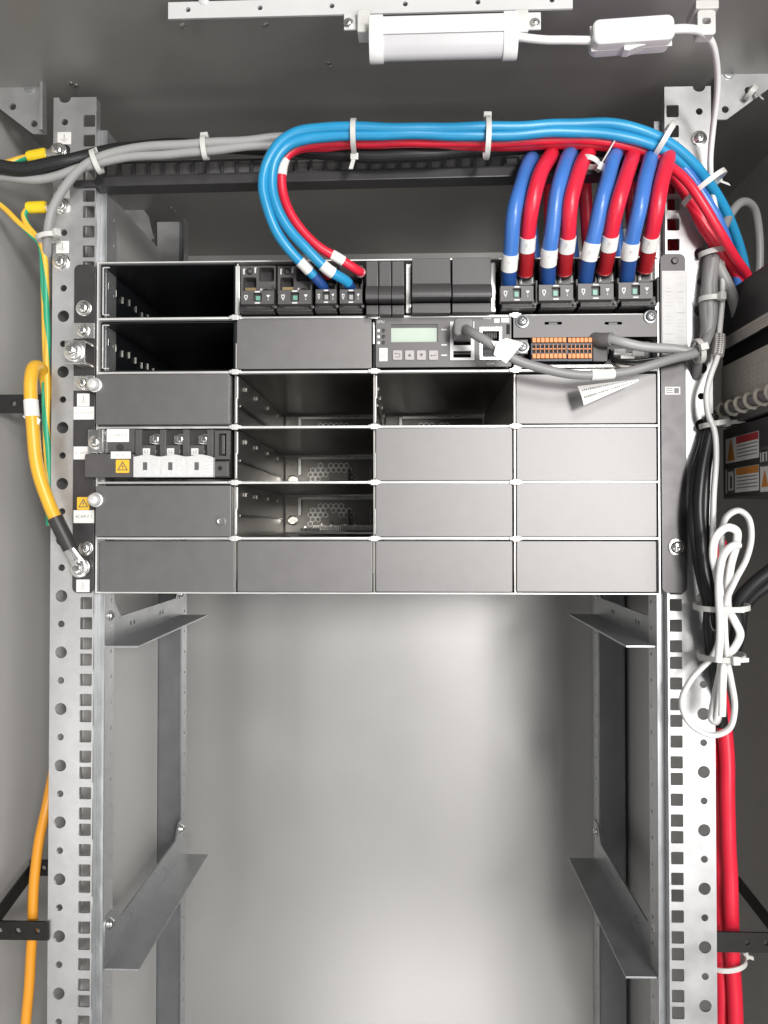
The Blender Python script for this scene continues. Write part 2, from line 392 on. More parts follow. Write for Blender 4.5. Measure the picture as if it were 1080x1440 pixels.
def warn_sticker(parent, u0, v0, u1, v1, Y):
    x0, x1, z0, z1 = RC(u0, v0, u1, v1, Y); cx, cz = (x0+x1)/2, (z0+z1)/2; s = (x1-x0)*0.40
    o = MB().prism(rrect(x0, x1, z0, z1, 0.8), Y-0.25, Y).build('warning_label', 'sticker_yellow', parent)
    tri = [(cx-s, cz-s*0.75), (cx+s, cz-s*0.75), (cx, cz+s*0.95)]; k = 0.72; c0 = (cx, cz-s*0.18)
    hole = [((x-c0[0])*k+c0[0], (z-c0[1])*k+c0[1]) for x, z in tri]
    b = MB(); b.mesh(plate(tri, [hole], 0.16), Matrix.Translation((0, Y-0.30, 0)) @ XZ)
    b.prism([(cx+s*0.08, cz+s*0.45), (cx-s*0.2, cz-s*0.12), (cx, cz-s*0.12), (cx-s*0.08, cz-s*0.55), (cx+s*0.2, cz+s*0.06), (cx, cz+s*0.06)], Y-0.36, Y-0.25)
    b.build('lightning_symbol', 'ink', o, smooth=False); return o
def tie(label, u, v, Y, du, dv, a, b_, head=0.0, tail=14, tail_dir=None, wid=1.9, group='white nylon cable ties'):
    """nylon tie round a bundle at (u,v,Y); (du,dv) runs along the bundle, a/b_ are the bundle's half sizes across and in depth"""
    c = W(u, v, Y); T = (W(u+du, v+dv, Y)-W(u, v, Y)).normalized(); B = Vector((0, 1, 0)); N = T.cross(B).normalized()
    t = thing('cable_tie', label, 'cable tie', c, group); b = MB(); n = 28
    def P(an, k): return c+N*math.cos(an)*(a+k)+B*math.sin(an)*(b_+k)
    r0 = []; 
    for i in range(n):
        an = 2*math.pi*i/n
        r0.append([b.bm.verts.new(P(an, k)+T*s*wid) for k, s in ((0, -1), (1.0, -1), (1.0, 1), (0, 1))])
    for i in range(n):
        q, w = r0[i], r0[(i+1) % n]
        for k in range(4): b.bm.faces.new((q[k], q[(k+1) % 4], w[(k+1) % 4], w[k]))
    b.build('band', 'tie_nylon', t, ang=40)
    an = head; hc = P(an, 2.2); hn = (N*math.cos(an)+B*math.sin(an)).normalized(); ht = T.cross(hn)
    b = MB(); b.frame_box(hc, T, ht, hn, (wid*1.55, 2.6, 2.3)); b.build('head', 'tie_nylon', t, bevel=0.6)
    if tail:
        td = Vector(tail_dir).normalized() if tail_dir else hn
        b = MB(); b.frame_box(hc+td*(tail/2+1), T, td.cross(T).normalized(), td, (wid*0.8, 0.5, tail/2)); b.build('tail', 'tie_nylon', t, bevel=0.2)
    return t

# ================================================================== the setting: cabinet shell
XS, YB, ZT, ZB, YF = 345.0, 400.0, 355.0, -760.0, -170.0
struct(MB().box(-XS-2, XS+2, YB, YB+2, ZB, ZT).build('back_panel', 'back_satin'))
struct(MB().box(-XS-2, -XS, YF, YB, ZB, ZT).build('wall_left', 'wall_paint'))
struct(MB().box(XS, XS+2, YF, YB, ZB, ZT).build('wall_right', 'wall_paint'))
ceil_o = struct(MB().box(-XS-2, XS+2, YF, YB+2, ZT, ZT+2).build('ceiling', 'ceiling_shaded'))
for u, v in ((100, 118), (107, 121), (240, 292), (246, 296), (257, 36), (374, 35), (462, 90), (985, 22), (996, 16)):
    d = ray(u, v); p = CO+d*(ZT/d.z)
    MB().lathe((p.x, p.y, ZT), [(2.4, 0), (2.4, 0.5), (1.4, 1.2), (0.01, 1.3)], 16, (0, 0, -1)).build('rivet', 'bare_steel', ceil_o)

# ================================================================== rack posts
ZP0, ZP1 = -620.0, 341.5
SQ0, BIG0, SML0, U1 = -61.9, -189.7, -78.4, 44.45
def post(side, label):
    s = side
    if s < 0: xo, xi, xs_, xc = W(70, 900).x, W(131, 900).x, W(121, 900).x, W(86, 900).x
    else: xo, xi, xs_, xc = W(1005, 900).x, W(939, 900).x, W(950.5, 900).x, W(988.5, 900).x
    t = thing('rack_post', label, 'rack post', ((xo+xi)/2, 10, ZP0), 'front rack posts')
    lo, hi = min(xo, xi), max(xo, xi)
    out = [(lo, ZP0), (hi, ZP0), (hi, ZP1)]
    r = 4.9; arc = [(xc+r*math.cos(a), ZP1-r*0.9*math.sin(a)) for a in [math.pi*k/10 for k in range(11)]]
    out += arc+[(lo, ZP1)]
    holes = []
    for k in range(-14, 12):
        z = SQ0+k*U1
        for dz in (0, -15.875, -31.75):
            if ZP0+8 < z+dz < ZP1-6: holes.append(rrect(xs_-4.75, xs_+4.75, z+dz-4.75, z+dz+4.75, 0.8, 2))
        z = BIG0+k*U1
        if ZP0+8 < z < ZP1-8: holes.append(circ(xc, z, 4.7, 20))
        z = SML0+k*U1
        if ZP0+8 < z < ZP1-8: holes.append(circ(xc, z, 2.7, 14))
    b = MB(); cuts = [ZP0]+[-25.4+k*U1 for k in range(-13, 9)]+[ZP1]        # one row of holes at a time
    for za, zb in zip(cuts, cuts[1:]):
        o_ = rect(lo, hi, za, zb) if zb < ZP1 else [(lo, za), (hi, za), (hi, ZP1)]+arc+[(lo, ZP1)]
        hh = [h for h in holes if za < sum(p[1] for p in h)/len(h) < zb]
        b.mesh(plate(o_, hh, 2.0), Matrix.Translation((0, 1.0, 0)) @ XZ)
    b.build('front_plate', 'galvanised', t, smooth=False)
    # folded inner edge: step back, then a second lip and the deep flange with its row of small holes
    si = -s                                                     # towards the cabinet centre
    def bx(xa, xb, y0, y1, z0=ZP0, z1=ZP1): b.box(min(xa, xb), max(xa, xb), y0, y1, z0, z1)
    b = MB(); bx(xi-si*0.2, xi-si*2.0, 2.05, 9); b.build('fold', 'galvanised', t, bevel=0.5)
    b = MB(); bx(xi+si*-2.0, xi+si*5.5, 9.05, 11, ZP0, ZP1-22); b.build('inner_lip', 'galvanised_dark', t, bevel=0.5)
    holes = [circ(24, z, 1.6, 10) for z in [ZP0+15+20.9*k for k in range(44)]]
    b = MB(); b.mesh(plate(rect(11, 30, ZP0, ZP1-22), holes, 1.6), Matrix.Translation((xi+si*4.4, 0, 0)) @ YZ)
    b.build('side_flange', 'galvanised', t, smooth=False)
    b = MB(); bx(xo-s*0.2, xo-s*2.0, 2.05, 34); b.build('outer_flange', 'galvanised', t, bevel=0.5)
    return t
postL = post(-1, 'galvanised perforated front rack post on the left, with earth bolts and ground symbols')
postR = post(1, 'galvanised perforated front rack post on the right, behind the white cord bundle')
for (u0, v0, u1, v1) in ((81, 186, 100, 203), (81, 262, 98, 279), (79, 339, 97, 356)): ground_symbol(postL, u0, v0, u1, v1, -0.02)
for (u, v) in ((87, 290), (86, 369), (83, 213)): 
    p = W(u, v, 0); 
    b = MB(); b.lathe(p, [(6.6, 0), (6.6, 1.0), (5.8, 1.3)], 28); b.build('washer', 'plated', postL, ang=40); screw(postL, p+Vector((0, -1.3, 0)), 4.6, 'plated')
p = W(983, 195, 0); screw(postR, p, 4.4, 'plated')
def rear_post(s, label):
    Y = 228.0
    if s < 0: x0, x1 = W(222, 1000, Y).x, W(254, 1000, Y).x
    else: x0, x1 = W(843, 1000, Y).x, W(877, 1000, Y).x
    t = thing('rear_rack_post', label, 'rack post', ((x0+x1)/2, Y, ZP0), 'rear rack posts')
    ztop = W(236, 313, Y).z if s < 0 else W(860, 306, Y).z
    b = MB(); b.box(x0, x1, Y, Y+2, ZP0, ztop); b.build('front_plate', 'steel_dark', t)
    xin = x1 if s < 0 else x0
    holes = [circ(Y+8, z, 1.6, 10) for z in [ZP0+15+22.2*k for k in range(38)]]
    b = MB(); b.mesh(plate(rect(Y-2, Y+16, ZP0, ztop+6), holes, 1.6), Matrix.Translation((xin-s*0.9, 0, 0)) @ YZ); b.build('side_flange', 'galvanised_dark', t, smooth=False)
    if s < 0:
        a, b_, c, d = RC(221, 312, 251.5, 374, Y-1.6); MB().box(a, b_, Y-1.6, Y-0.1, c, d).build('top_bracket', 'galvanised', t)  # lighter metal than the post, putting in the reflection on its upper end
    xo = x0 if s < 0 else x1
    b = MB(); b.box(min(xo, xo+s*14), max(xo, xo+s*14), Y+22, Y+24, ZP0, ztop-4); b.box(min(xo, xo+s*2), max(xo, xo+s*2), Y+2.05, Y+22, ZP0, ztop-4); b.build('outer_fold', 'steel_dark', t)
    return t
rear_post(-1, 'dull steel rear rack post seen behind the left rack post')
rear_post(1, 'dull steel rear rack post seen behind the right rack post')

for s_, nm in ((-1, 'side_sheet_left'), (1, 'side_sheet_right')):
    xq = 271.0 if s_ < 0 else 236.0; b = MB(); b.box(min(s_*xq, s_*(xq+1.2)), max(s_*xq, s_*(xq+1.2)), 36, 398 if s_ > 0 else 226, ZB, 300); struct(b.build(nm, 'wall_paint'))  # right sheet's rear stretch is added to block lamp light behind the post
# gusset plates at the top corners
def gusset(name, pts, Y, holes, label, flange=None, screws=()):
    poly = [(W(u, v, Y).x, W(u, v, Y).z) for u, v in pts]
    c = poly[0]; t = thing(name, label, 'bracket', (c[0], Y, c[1]), 'corner gusset plates')
    hs = [circ(W(u, v, Y).x, W(u, v, Y).z, r, 14) for u, v, r in holes]
    MB().mesh(plate(poly, hs, 2.0), Matrix.Translation((0, Y+1, 0)) @ XZ).build('plate', 'galvanised', t, smooth=False)
    if flange:
        x0, x1, z0, z1 = RC(*flange, Y); MB().box(x0, x1, Y-7, Y+0.0, z0, z1).build('flange', 'galvanised', t, bevel=0.4)
    for (u, v, r) in screws:
        MB().lathe(W(u, v, Y), [(r*1.3, 0), (r*1.2, 1.0), (r*0.8, 1.2), (r*0.8, 0.4), (0.01, 0.4)], 20).build('rivet', 'galvanised_dark', t, ang=40)
    return t
gusset('gusset_plate', [(-40, 104), (64, 104), (64, 188), (46, 188), (-40, 122)], 8, [(18, 150, 2.8), (48, 174, 2.8)], 'triangular galvanised gusset plate above the left rack post', (61, 105, 65.5, 188), [(41, 124, 3.2)])
gusset('gusset_plate', [(1120, 86), (1010, 84), (1008, 168), (1022, 168), (1120, 96)], 8, [(1052, 127, 2.8), (1020, 154, 2.8)], 'triangular galvanised gusset plate above the right rack post', None, [(1025, 104, 3.2)])
gusset('gusset_plate', [(150, 275), (186, 275), (209, 304), (222, 362), (196, 338), (150, 300)], 252, [(201, 331, 2.2), (215, 338, 2.0), (218, 352, 2.0)], 'small rear gusset plate in the shade above the black subrack, left side')

# support rails between front and rear posts
def support(label, fb, ft, rb, rt, inner, s, hole_uv=()):
    """angle bracket: wall plate from front (fb bottom, ft top) to rear (rb, rt) and a floor flange reaching 'inner' px inwards"""
    t = thing('support_rail', label, 'bracket', W(fb[0], fb[1], 14), 'angle support rails under the subrack')
    x = W(fb[0], fb[1], 12).x; Yr = 226.0
    zf0, zf1 = W(fb[0], fb[1], 12).z, W(ft[0], ft[1], 12).z
    z0 = zf0
    # side plate with a raised tab at each end
    tab = zf1; mid = z0+(tab-z0)*0.62
    poly = [(12, z0), (Yr, z0), (Yr, tab), (Yr-16, tab), (Yr-26, mid), (46, mid), (34, tab), (16, tab), (12, tab-5)]
    hs = [circ(a, z0+(mid-z0)*0.55, 2.2, 10) for a in (70, 78, 150, 158)]
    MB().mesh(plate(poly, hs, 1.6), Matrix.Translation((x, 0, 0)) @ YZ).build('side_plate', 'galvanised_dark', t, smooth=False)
    w = inner
    xa, xb = x, x-s*w
    poly = [(xa, 12), (xb-(-s)*w*0.0, 12), (xb, Yr), (xa, Yr)]
    b = MB(); b.box(min(xa, xb), max(xa, xb), 12, Yr, z0-1.6, z0); b.build('shelf_flange', 'galvanised_dark', t, bevel=0.3)
    for yy in (22, Yr-9):
        screw(t, (x-s*0.9, yy, tab-9), 3.4, 'plated', axis=(-s, 0, 0), washer=True)
    return t
support('upper left galvanised support rail just under the subrack', (146, 908), (146, 852), None, None, 28, -1)
support('upper right galvanised support rail just under the subrack', (931, 908), (931, 852), None, None, 28, 1)
support('lower left galvanised support rail low in the cabinet', (146, 1362), (146, 1292), None, None, 28, -1)
support('lower right galvanised support rail low in the cabinet', (931, 1374), (931, 1300), None, None, 28, 1)

# ================================================================== subrack
ROWS = [(367, 444), (449, 520), (526, 597), (604, 675), (682, 754), (760, 833)]
COLS = [(139, 330), (333, 525), (528, 722), (726, 924)]
YSL = 235.0                                             # depth of the slots
rack = thing('power_subrack', 'wide dark grey rack-mounted subrack with open slots and blank panels between the posts', 'subrack', (W(540, 835).x, 0, W(540, 835).z))
zR = [(W(540, b).z, W(540, a).z) for a, b in ROWS]      # bottom, top of each row
xC = [(W(a, 600).x, W(b, 600).x) for a, b in COLS]
XL, XR, ZS0, ZS1 = xC[0][0]-1.6, xC[3][1]+1.6, zR[5][0]-1.2, zR[0][1]+1.2
# ears
for nm, (u0, u1) in (('ear', (103, 135.5)), ('ear', (928.5, 965))):
    x0, x1, z0, z1 = RC(u0, 372 if u0 < 500 else 357, u1, 834, -2)
    if u0 < 500: x1 = XL-0.8
    else: x0 = XR+0.8
    MB().prism(rrect(x0, x1, z0, z1, 4.5, 4), -2.2, -0.1).build('ear', 'ear_paint', rack, bevel=0.3)
# casing: top, bottom, sides (bright front edges), rear
b = MB(); b.box(XL, XR, -1.0, YSL+5, ZS1-1.1, ZS1); b.build('top_plate', 'zinc_bright', rack, bevel=0.25)
b = MB(); b.box(XL, XR, -1.0, YSL+5, ZS0, ZS0+1.1); b.build('bottom_plate', 'zinc_bright', rack, bevel=0.25)
for x0, x1 in ((XL, XL+1.3), (XR-1.3, XR)):
    b = MB(); b.box(x0, x1, -1.5, YSL+5, ZS0+1.15, ZS1-1.15); b.build('side_plate', 'zinc_bright', rack, bevel=0.25)
# row shelves and bright rolled front edges
for i in range(5):
    zt, zb = zR[i][0], zR[i+1][1]; zm = (zt+zb)/2
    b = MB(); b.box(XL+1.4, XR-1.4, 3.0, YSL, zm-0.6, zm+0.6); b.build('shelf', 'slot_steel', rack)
    segs = [(138, 331), (334, 525), (529, 722), (726, 924)]
    for (u0, u1) in segs:
        if i == 0 and u0 == 138: pass
        x0, x1 = W(u0, 600).x, W(u1, 600).x
        b = MB(); b.box(x0, x1, -2.6, 2.9, zm-0.95, zm+0.95); b.build('shelf_edge', 'zinc_bright', rack, bevel=0.6)
    for u in (332, 526.5, 724):
        x = W(u, 600).x
        b = MB(); b.box(x-4.6, x+4.6, -4.6, -2.65, zm-1.3, zm+1.3); b.box(x-2.6, x+2.6, -5.3, -4.65, zm-2.2, zm+1.9)
        b.build('edge_clip', 'zinc_bright', rack, bevel=0.6)
# dividers between columns
for ci, u in ((0, 331.5), (1, 526.5), (2, 724)):
    x = W(u, 600).x
    for i in range(6):
        if i == 0 and ci > 0: continue
        z0, z1 = zR[i][0]-0.9, zR[i][1]+0.9
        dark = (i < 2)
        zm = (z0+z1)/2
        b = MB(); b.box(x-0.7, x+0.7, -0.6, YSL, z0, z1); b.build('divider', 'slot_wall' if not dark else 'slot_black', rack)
        # bright stepped front lip of each divider
        if (ci, i) not in ((0, 0), (0, 1), (0, 2), (0, 3), (0, 4), (1, 2), (1, 3), (1, 4), (2, 2)): continue
        b = MB(); b.box(x+1.0, x+2.0, -1.8, 1.5, zm+0.8, z1-2.4); b.box(x+0.2, x+1.3, -1.8, 1.5, z0+2.2, zm+1.4); b.build('divider_lip', 'zinc_bright', rack, bevel=0.3)
# upper left slots have black liners
for i in (0, 1):
    z0, z1 = zR[i]; x0, x1 = xC[0]
    z0 += 0.3; z1 -= 0.3
    b = MB(); b.box(x0+0.2, x0+1.0, 2, YSL-30, z0, z1); b.box(x1-1.4, x1-0.6, 2, YSL-30, z0, z1)
    b.box(x0+1.05, x1-1.45, 2, YSL-30, z1-0.8, z1); b.box(x0+1.05, x1-1.45, 2, YSL-30, z0, z0+0.8); b.box(x0+1.05, x1-1.45, YSL-30, YSL-29, z0, z1)
    b.build('slot_liner', 'slot_black', rack)
    # bright stirrup in the slot mouth and the row of punched tabs on its left wall
    xa = W(143.5, 600).x; b = MB()
    b.box(xa, xa+0.9, -1, 0.6, z0+2, z1-2.5); b.box(xa+0.95, xa+5.5, -1, 0.6, z1-3.2, z1-2.4); b.box(xa+0.95, xa+5.5, -1, 0.6, z0+1.6, z0+2.4)
    b.build('slot_stirrup', 'zinc_bright', rack, bevel=0.25)
    for k in range(8):
        yy = 14+k*16; zz = z1-10-(k % 3)*1.2
        b = MB(); b.box(x0+1.0, x0+1.9, yy, yy+2.0, zz-5.5, zz)
        if k < 3: b.box(x0+1.0, x0+1.9, yy, yy+2.0, z0+2, z0+4.0)
        b.build('punched_tab', 'bare_steel', rack)
# rear wall with honeycomb vents behind the open slots
HEX = MB(); HEX.mesh(plate([(3.25*math.cos(R(30+60*q)), 3.25*math.sin(R(30+60*q))) for q in range(6)], [[(2.35*math.cos(R(30+60*q)), 2.35*math.sin(R(30+60*q))) for q in range(6)]], 1.2), XZ)
HEX = HEX.build('vent_ring', 'zinc_bright', rack, smooth=False); hex_me = HEX.data; bpy.data.objects.remove(HEX)
rack_off = Vector(rack.location)/MM
hex_fix = [v.co.copy() for v in hex_me.vertices]
for v in hex_me.vertices: v.co = v.co+rack.location
def rear_of(i, c, hexes):
    z0, z1 = zR[i][0]+0.8, zR[i][1]-0.8; x0, x1 = xC[c][0]+1.5, xC[c][1]-1.5
    b = MB(); b.box(x0, x1, YSL-2, YSL-1, z0, z1); b.build('rear_plate', 'slot_steel', rack)
    if hexes:
        for row in range(5):
            for k in range(11):
                hx = x0+27+k*5.63+(2.81 if row % 2 else 0); hz = z0+9+row*4.88
                if hx < x1-30 and (abs((hz-z0-20)+8*math.sin((hx-x0)*.09)) < 8.5) and random.random() < .9:  # bright rings only in an uneven cluster, shaped as the honeycomb's reflection
                    o = bpy.data.objects.new('vent_ring', hex_me); COL.objects.link(o); o.parent = rack
                    o.location = (Vector((hx, YSL-2.8, hz))*MM)-rack.location
    if hexes:
        b = MB(); b.box(x0+18, x1, YSL-9, YSL-4, z1-3.2, z1-0.4); b.build('connector_rail', 'zinc_bright', rack, bevel=0.3)
        b = MB(); b.box(x0+14.5, x0+17.5, YSL-8, YSL-4, z0+18, z1-1); b.build('guide_post', 'zinc_bright', rack, bevel=0.3)
        for q, xx in enumerate((x1-36, x1-11)):
            b = MB(); b.box(xx-1, xx+1, YSL-14, YSL-4, z0+8, z0+24); b.box(xx+1.05, xx+5, YSL-9, YSL-4, z0+14, z0+15.2); b.build('backplane_pin', 'paper', rack, bevel=0.2)
        for q in range(7):
            xx = x0+22+q*9+random.uniform(-2, 2); b = MB(); b.lathe((xx, YSL-3, z0+5+random.uniform(0, 3)), [(1.4, 0), (1.4, 1.2), (0.01, 1.3)], 12); b.build('rivet', 'plated', rack)
        for q in range(3):
            xx = x1-30-q*9; b = MB(); b.box(xx, xx+5, YSL-12, YSL-5, z1-1.5, z1-0.3); b.build('card_latch', 'cream', rack)
        cz = z0+13; cx = x0+8; b = MB(); b.lathe((cx, YSL-3, cz), [(5.5, 0), (5.5, 3), (4.2, 3.4), (4.0, 1.0), (0.01, 1.0)], 20); b.build('locating_bush', 'bare_steel', rack, ang=40)
        b = MB(); p = spline([(x0+50, YSL-16, z0+14), (x0+56, YSL-20, z0+6), (x0+66, YSL-18, z0+2), (x0+80, YSL-16, z0+1.5)], 6); b.tube(p, 0.7, 8); b.build('wire', 'cable_grey', rack)
for i, c, h in ((2, 1, True), (2, 2, True), (3, 1, True), (4, 1, True)): rear_of(i, c, h)
# floor card in the lowest open slot: circuit edge with connector teeth
x0, x1, z0, z1 = xC[1][0]+28, xC[1][1]-2, zR[4][0]+2.2, zR[4][0]+4.6
b = MB(); b.box(x0, x1, 120, YSL-12, z0, z0+1.2); b.build('backplane_card', 'slot_steel', rack)
b = MB()
for k in range(26): b.box(x0+14+k*2.2, x0+15.2+k*2.2, 150, 162, z0+1.25, z0+5.2)
b.box(x0+12, x0+74, 162.1, 166, z0+1.25, z0+6.2); b.build('edge_connector', 'bare_steel', rack)
b = MB()
for k in range(5): b.box(x0+4+k*3.6, x0+6.4+k*3.6, 128+k*3, 134+k*3, z0+1.25, z0+3.4)
b.build('card_components', 'dark_plastic', rack)
# left walls of the open slots: rib and punched tabs
for i, c in ((2, 1), (3, 1), (4, 1), (2, 2)):
    x = xC[c][0]+0.3; z0, z1 = zR[i]
    b = MB(); b.box(x, x+1.6, 6, YSL-20, z0+15, z0+17); b.build('slide_rib', 'slot_steel', rack, bevel=0.4)
    for yy in (30, 75, 130, 185):
        b = MB(); b.box(x, x+1.4, yy, yy+1.2, z1-8, z1-5); b.build('punched_tab', 'slot_steel', rack)
    b = MB(); b.box(x+60, x+82, 150, 156, z0+0.6, z0+3.8); b.build('slot_latch', 'bare_steel', rack, bevel=0.3) if (i, c) == (2, 2) else None

# blank panels
def blank(u0, v0, u1, v1, Y=-3.0, name='blank_panel', bev=0.7, th=3.2):
    x0, x1, z0, z1 = RC(u0, v0, u1, v1, Y)
    return MB().prism(rrect(x0, x1, z0, z1, 1.2, 3), Y, Y+th).build(name, 'panel_paint', rack, bevel=0.35)
blank(333, 447, 522.5, 518.5)
blank(726, 526, 923, 595.5)
for r_ in (3, 4): blank(528.5, ROWS[r_][0]-2.5, 720.5, ROWS[r_][1]+0.8); blank(726.5, ROWS[r_][0]-3, 923.5, ROWS[r_][1]+1)
for (u0, u1) in ((140, 329.5), (334, 523.5), (528.5, 720.5), (726.5, 923)): blank(u0, 761, u1, 832.5)
b3 = blank(134.5, 526, 322.5, 596.5, -11, 'blank_cover', th=11.5)
b5 = blank(134.5, 683, 324.5, 754.5, -11, 'blank_cover', th=11.5)
for (p_, u, v) in ((b3, 133.5, 541.5), (b5, 135, 703)):
    q = W(u, v, -11); b = MB(); b.lathe(q, [(5.6, 0), (5.6, 1), (4.8, 1.4), (4.8, 4.5), (4.2, 6.2), (2.4, 7.4), (0.01, 7.6)], 28); b.build('thumb_screw', 'zinc_bright', p_, ang=40)
q = W(310.5, 733, -11); b = MB(); b.lathe(q, [(3.4, 0), (3.4, 1.6), (3.0, 2.0), (1.9, 2.0), (1.7, 0.6), (0.01, 0.6)], 24); b.build('lock_ring', 'plated', b5, ang=40)
# screws on the ears
for (u, v, r_) in ((118, 433.5, 4.6), (121, 771, 4.2), (951.5, 769.5, 4.8)): screw(rack, W(u, v, -2.2), r_, 'plated')
MB().lathe(W(948.5, 367, -2.2), [(2.6, 0), (2.6, 1.2), (2.0, 1.8), (0.01, 1.9)], 20).build('rivet', 'ear_paint', rack)
# labels on the ears
ground_symbol(rack, 108.5, 553.5, 126, 571.5, -2.25)
label_plate(rack, 103.6, 572, 132.5, 590, -2.25, 'AC OUTPUT', 2.6, w=13.5)
label_plate(rack, 103.6, 628, 130, 646, -2.25, 'AC INPUT 1', 2.6, w=12.5)
label_plate(rack, 103.6, 717.5, 132.5, 735.5, -2.25, 'AC INPUT 2', 3.0, w=13.5, tm='ink')
warn_sticker(rack, 108.5, 699, 126, 717, -2.25)
ground_symbol(rack, 107.5, 815, 126, 832.5, -2.25)
big = label_plate(rack, 931, 381, 967, 499, -2.25, None, name='rating_label', m='paper_dull')
x0, x1, z0, z1 = RC(931, 381, 967, 499, -2.5); b = MB(); w = x1-x0; h = z1-z0
for f in (0.0, 0.24, 0.5, 0.76, 1.0): b.box(x0+0.8, x1-0.8, -2.58, -2.49, z0+1+(h-2)*f-0.08, z0+1+(h-2)*f+0.08)
for f in (0.04, 0.48, 0.96): b.box(x0+w*f-0.07, x0+w*f+0.07, -2.57, -2.49, z0+1, z1-1)
for cx_ in (0.26, 0.72):
    for row in range(22):
        if random.random() < 0.75:
            zz = z1-2.5-row*(h-5)/22; ln = random.uniform(0.08, 0.17)*w
            b.box(x0+w*cx_-ln, x0+w*cx_+ln, -2.58, -2.49, zz-0.45, zz+0.45)
b.build('print', 'ink_faint', big, smooth=False)
sm = label_plate(rack, 935, 544, 956.5, 555, -2.25, None, name='serial_label')
x0, x1, z0, z1 = RC(935, 544, 956.5, 555, -2.5); b = MB()
for k in range(3): b.box(x0+0.8, x0+6, -2.58, -2.49, z0+1.3+k*1.6, z0+1.9+k*1.6)
b.box(x1-4.6, x1-1, -2.58, -2.49, z0+1, z1-1); b.build('print', 'grey_print', sm, smooth=False)

# grounding bracket bolted to the left ear
gb = thing('grounding_bracket', 'plated stepped grounding bracket with a big hex bolt on the left ear', 'bracket', W(112, 530, -2.3))
for (v0, v1) in ((454, 476), (528.5, 549)):
    x0, x1, z0, z1 = RC(103.5, v0, 132.5, v1, -4); MB().box(x0, x1, -4.2, -2.3, z0, z1).build('foot', 'plated', gb, bevel=0.4)
    screw(gb, ((x0+x1)/2-0.5, -4.2, (z0+z1)/2), 3.8, 'plated')
x0, x1, z0, z1 = RC(92.5, 479, 121, 512, -18)
MB().box(x0, x1, -20, -18, z0, z1).build('face_plate', 'plated', gb, bevel=0.4)
for za, zb in ((z1-1.8, z1), (z0, z0+1.8)): MB().box(x0+6, x1, -17.9, -2.4, za, zb).build('web', 'bare_steel', gb, bevel=0.3)
hexbolt(gb, W(104, 494, -20), 5.2)

# AC input terminal block in the fourth row
ac = thing('ac_input_block', 'dark AC input terminal block with a clear plastic cover and L1 L2 L3 tags', 'terminal block', W(220, 675, -10))
x0, x1, z0, z1 = RC(119, 638, 189, 671, -13); MB().prism(rrect(x0, x1, z0, z1, 1.5), -13, -2.3).build('cable_cover', 'grey_plastic', ac, bevel=0.5)
x0, x1, z0, z1 = RC(148, 603.5, 189, 637, -8); MB().box(x0, x1, -8, 0.5, z0, z1).build('base', 'grey_plastic', ac, bevel=0.4)
x0, x1, z0, z1 = RC(190, 603.5, 322, 671.5, -6); MB().box(x0, x1, -2, 20, z0, z1).build('terminal_body', 'dark_plastic', ac, bevel=0.4)
for u in (190, 224.5, 257, 291): 
    x0, x1, z0, z1 = RC(u, 604, u+9, 642, -9); MB().box(x0, x1, -9, -2.1, z0, z1).build('barrier', 'grey_plastic', ac, bevel=0.4)
for k, (u, s_) in enumerate(((206.5, 'L1'), (240.5, 'L2'), (274.5, 'L3'))):
    x0, x1, z0, z1 = RC(u-12, 626, u+16, 646, -7); MB().box(x0+2, x1-2, -6.6, -2.1, z0, z1).build('terminal_ledge', 'grey_plastic', ac, bevel=0.3)
    label_plate(ac, u-5.5, 630.5, u+4.5, 640, -6.65, s_, 3.4, name='phase_tag', tm='ink')
    screw(ac, W(u+14, 618, -2.2), 3.4, 'plated', washer=True)
    x0, x1, z0, z1 = RC(u+5, 613, u+22, 624, -3.4); MB().box(x0, x1, -5.0, -3.6, z0, z1).build('busbar', 'plated', ac, bevel=0.3)
    text(('\u2206', '\u2206', '//')[k] if False else 'A', 2.6, W(u+13, 635, -6.7), 'grey_print', ac)
# clear finger-safe cover over the terminals
x0, x1, z0, z1 = RC(188, 642, 300, 671, -15); b = MB()
poly = [(x0, z0), (x1, z0), (x1, z1-0.6)]+[(x0+(x1-x0)*(1-f), z1+1.6*math.sin(f*math.pi*3)**2) for f in [k/24 for k in range(1, 24)]]+[(x0, z1)]
b.prism(poly, -16, -9.5); cl = b.build('clear_cover', 'clear_plastic', ac, bevel=0.5)
for u in (204, 239.5, 276.5):
    xa, xb, za, zb = RC(u-3, 650, u+3, 661, -16.2); MB().box(xa, xb, -16.25, -15.9, za, zb).build('cover_slot', 'ink', cl)
    xa, xb, za, zb = RC(u-13, 646, u+20, 669, -16.2); MB().prism(rrect(xa, xb, za, zb, 1.5), -16.12, -9.4).build('cover_cell', 'clear_plastic', cl, bevel=0.4)
for k in range(5):
    xa, xb, za, zb = RC(287, 645+k*5, 300, 648+k*5, -16.2); MB().box(xa, xb, -16.5, -16.0, za, zb).build('cover_rib', 'white_plastic', cl, bevel=0.2)
x0, x1, z0, z1 = RC(302.5, 606, 323.5, 646, -6); MB().mesh(plate(rect(x0, x1, z0, z1), [rect(x0+3.2, x1-2.6, z0+2.5, z1-2.2)], 5), Matrix.Translation((0, -5, 0)) @ XZ).build('fuse_holder', 'grey_plastic', ac)
MB().box(x0+5, x1-4.2, -6, -2.1, z0+4, z1-3.2).build('fuse_handle', 'grey_plastic', ac, bevel=0.6)
x0, x1, z0, z1 = RC(301, 649, 321, 670, -9); fb = MB().box(x0, x1, -9, -2.1, z0, z1).build('end_block', 'grey_plastic', ac, bevel=0.5)
MB().lathe(W(309.5, 658.5, -9), [(1.8, 0), (1.8, 0.3), (0.01, 0.31)], 16).build('socket', 'opening_shade', fb)
